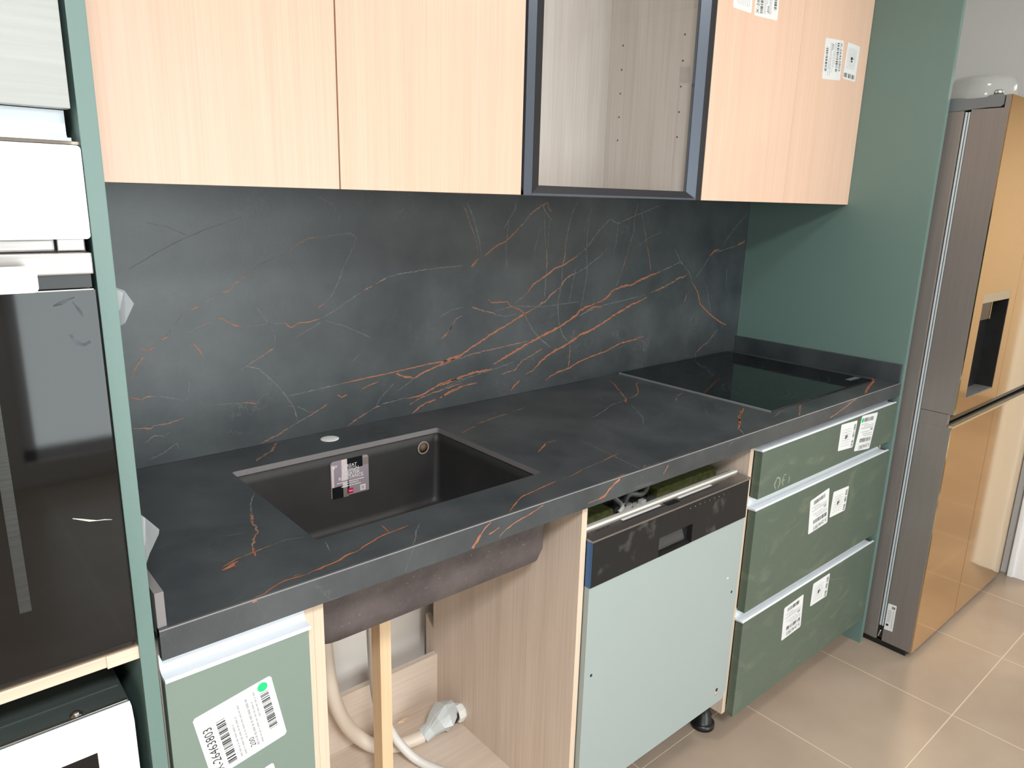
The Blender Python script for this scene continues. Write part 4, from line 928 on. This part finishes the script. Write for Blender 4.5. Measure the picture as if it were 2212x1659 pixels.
mb.build('door_glass', od)
mb = MB(); GHOST = mat('inner_frame_grey', (52, 50, 47), .2)
mb.box(-.138, -.127, -.6203, -.6198, 1.02, 1.30, mat('rack_rail_seen_in_glass', (50, 52, 49), .35, c2=(30, 31, 30), stretch=(1, 1, 60), vscale=6)); mb.build('rack_rail', od, label='ribbed rack rail behind the glass')
FP = mat('finger_smears', (86, 92, 102), .6, c2=(40, 42, 46), vscale=50)
for pts, w in (([(-.070, 1.349), (-.062, 1.352), (-.05, 1.357)], .004), ([(-.052, 1.352), (-.047, 1.343), (-.044, 1.336)], .004), ([(-.058, 1.318), (-.052, 1.308), (-.046, 1.306), (-.040, 1.309)], .006)):
    MB().ribbon([(x, -.620, z) for x, z in pts], w, FP, (0, -1, 0), .0004, .5).build('finger_smear', od)
MB().ribbon([(-.078, -.620, 1.115), (-.062, -.620, 1.108), (-.040, -.620, 1.103)], .0016, mat('scratch_white', (190, 188, 180), .6), (0, -1, 0), .0004, .5).build('scratch_mark', od)
mb = MB(); mb.prism([(x, -.6403, z) for x, z in [(p[0], p[1]) for p in rr(ox0+.05, -.0855, 1.3685, 1.3925, .005, 0)]], (0, -.019, 0), WHITE); mb.box(-.10, -.0925, -.642, -.619, 1.374, 1.387, STEEL); mb.box(-.56, -.55, -.642, -.619, 1.374, 1.387, STEEL)
mb.build('handle', od, label='square white bar handle')
# microwave below the shelf
mw = thing('microwave_oven', (-.32, -.3, .516), 'white-fronted microwave with a dark metal casing under the oak shelf', 'microwave')
mx0, mx1, mzt = -.612, -.040, .850
mb = MB(); CAS = mat('dark_green_grey_painted_steel', (74, 84, 82), .33, .3, bump=.1, bscale=400)
mb.box(mx0, mx1, -.595, -.10, .52, mzt, CAS, .003); mb.box(mx0+.01, mx1-.004, -.5565, -.553, mzt, mzt+.0012, CAS, .0005); mb.box(mx0+.01, mx1-.002, -.594, -.590, mzt, mzt+.001, CHROME, .0004)
mb.build('casing', mw)
MB().lathe([(.0075, 0), (.007, .0012), (.0045, .0015), (.0042, .003), (.002, .004), (0, .0042)], (-.0965, -.584, mzt), CHROME).build('screw', mw)
mb = MB(); wx, wz = -.0832, .8055
mb.prism([(mx0, y, z) for y, z in [(-.595, .8485), (-.603, .8465), (-.610, .829), (-.610, wz), (-.595, wz)]], (mx1-mx0, 0, 0), GLOSSW)
mb.box(wx, mx1, -.610, -.595, .53, wz, GLOSSW, .0); mb.box(mx0, wx, -.610, -.595, .53, .57, GLOSSW, 0)
mb.build('front_frame', mw)
onebox('door_glass', mw, mx0, wx, -.606, -.600, .57, wz, GLOSSB, 0)

# ------------------------------------------------------------ refrigerator
XF, YFR, FW = 2.2365, -.7561, .888
fr = thing('refrigerator', (XF+FW/2, -.4, 0), 'large four-door champagne gold mirror-finish refrigerator with water dispenser', 'refrigerator')
mb = MB(); mb.box(XF, XF+FW, -.640, -.04, .022, 1.746, FSIDE, .004); mb.build('cabinet_body', fr)
mb = MB(); mb.box(XF+.01, XF+FW-.01, -.735, -.05, .0, .020, BLACK); mb.build('plinth', fr)
mb = MB()
for y in (-.6455, -.6535): mb.box(XF+.001, XF+FW-.001, y-.0028, y+.0028, .078, 1.742, GASK, .002)
mb.box(XF+.006, XF+FW-.006, -.658, -.640, .078, 1.742, DARK); mb.build('door_gasket', fr)
mb = MB(); mb.box(XF+.004, XF+.05, -.662, -.638, .03, .078, BLACK, .002); mb.tube([(XF+.003, -.645, .035), (XF+.002, -.65, .06)], .003, CHROME, 8); mb.build('lower_hinge', fr)
xm = 2.611
def fdoor(x0, x1, z0, z1, hole=None, name='door'):
    mb = MB(); yb = -.658
    if hole is None:
        mb.box(x0, x1, YFR+.004, yb, z0, z1, FSIDE, .002)
        mb.box(x0+.0008, x1-.0008, YFR, YFR+.005, z0+.0005, z1-.0005, GOLD, .0012)
    else:
        a, b_, c, d = hole
        mb.box(x0, x1, YFR+.055, yb, z0, 1.748, FSIDE, 0)
        for X0_, X1_, Z0_, Z1_ in ((x0, a, z0, z1), (b_, x1, z0, z1), (a, b_, z0, c), (a, b_, d, z1)):
            mb.box(X0_, X1_, YFR+.004, YFR+.016, Z0_, Z1_, FSIDE, 0); mb.box(X0_, X1_, YFR+.016, YFR+.055, Z0_, min(Z1_, 1.748), FSIDE, 0)
        mb.box(x0+.0008, a, YFR, YFR+.004, z0+.0005, z1-.0005, GOLD); mb.box(b_, x1-.0008, YFR, YFR+.004, z0+.0005, z1-.0005, GOLD)
        mb.box(a, b_, YFR, YFR+.004, z0+.0005, c, GOLD); mb.box(a, b_, YFR, YFR+.004, d, z1-.0005, GOLD)
    return mb.build(name, fr)
HX0, HX1, HZ0, HZ1 = 2.3045, 2.549, .8985, 1.225
du = fdoor(XF, xm-.0015, .857, 1.7825, (HX0, HX1, HZ0, HZ1))
fdoor(xm+.0015, XF+FW, .857, 1.7825)
fdoor(XF, xm+.006, .024, .8145)
fdoor(xm+.009, XF+FW, .024, .8145)
mb = MB(); mb.box(XF+.02, XF+FW-.004, -.735, -.66, .812, .858, GLOSSB); mb.build('grip_recess', fr, label='black grip gap between upper and lower doors')
onebox('door_side_cover', fr, XF+.0005, XF+.0185, -.7385, -.6585, .8145, .8555, FSIDE, 0)
mb = MB(); mb.box(XF-.0, XF+FW, YFR-.001, YFR+.012, .8145, .8205, mat('clear_edge_strip', (214, 196, 160), .2, .6), .001); mb.build('edge_strip', fr)
dp = MB(); dp.box(HX0, HX1, YFR+.050, YFR+.0545, HZ0, HZ1, BLACK); dp.box(HX0, HX0+.002, YFR+.001, YFR+.05, HZ0, HZ1-.028, BLACK); dp.box(HX1-.002, HX1, YFR+.001, YFR+.05, HZ0, HZ1-.028, BLACK); dp.box(HX0, HX1, YFR+.0015, YFR+.05, HZ0, HZ0+.003, ZINC)
dp = dp.build('dispenser', du, label='black water dispenser niche')
mb = MB(); mb.box(HX0, HX1, YFR+.0005, YFR+.05, HZ1-.0285, HZ1, mat('taupe_dispenser_head', (176, 160, 132), .35, .3), .001); mb.box(HX0+.004, HX0+.10, YFR+.006, YFR+.045, 1.142, HZ1-.0285, GLOSSB, .003); mb.box(HX0+.098, HX0+.103, YFR+.004, YFR+.008, 1.142, HZ1-.0285, GOLD); mb.build('dispenser_head', du)
sticker('label_sticker', fr, (XF, -.6603, .0700), (XF, -.688, .0724), (XF, -.6605, .1685), (XF, -.688, .1702), 'C', seed=2)
# top hinge cover
mb = MB(); hz = 1.745
prof = [(-.56, .0), (-.56, .037), (-.630, .036), (-.642, .033), (-.658, .033), (-.690, .034), (-.700, .039), (-.728, .040), (-.737, .036), (-.737, .012), (-.730, .006), (-.70, .006), (-.66, .0035), (-.64, .0012)]
mb.prism([(XF-.001, y, hz+z) for y, z in prof], (.07, 0, 0), HINGE); mb.build('hinge_cover', fr)
MB().lathe([(.012, 0), (.012, .008), (.009, .012)], (XF+.014, -.715, 1.7855), CHROME).build('hinge_pin', fr)
# dish on top
gb = thing('glass_dome', (2.72, -.50, 1.746), 'clear glass dome lid standing on top of the refrigerator', 'glass dome')
DOME = bpy.data.materials.new('milky_clear_glass'); DOME.use_nodes = True; _b = DOME.node_tree.nodes['Principled BSDF']; _b.inputs['Base Color'].default_value = lin((226, 226, 222)); _b.inputs['Roughness'].default_value = .06; _b.inputs['Alpha'].default_value = .3
cc = (2.705, -.523, 1.7465); n = 48; prof = [(.094, 0), (.096, .005), (.100, .03), (.1025, .08), (.102, .12), (.098, .138), (.088, .150), (.06, .157), (0, .160)]
MB().lathe(prof+[(0, .156), (.058, .153), (.085, .146), (.094, .136), (.098, .12), (.0985, .08), (.096, .03), (.092, .005), (.090, 0)], cc, DOME, n=n).build('dome', gb)
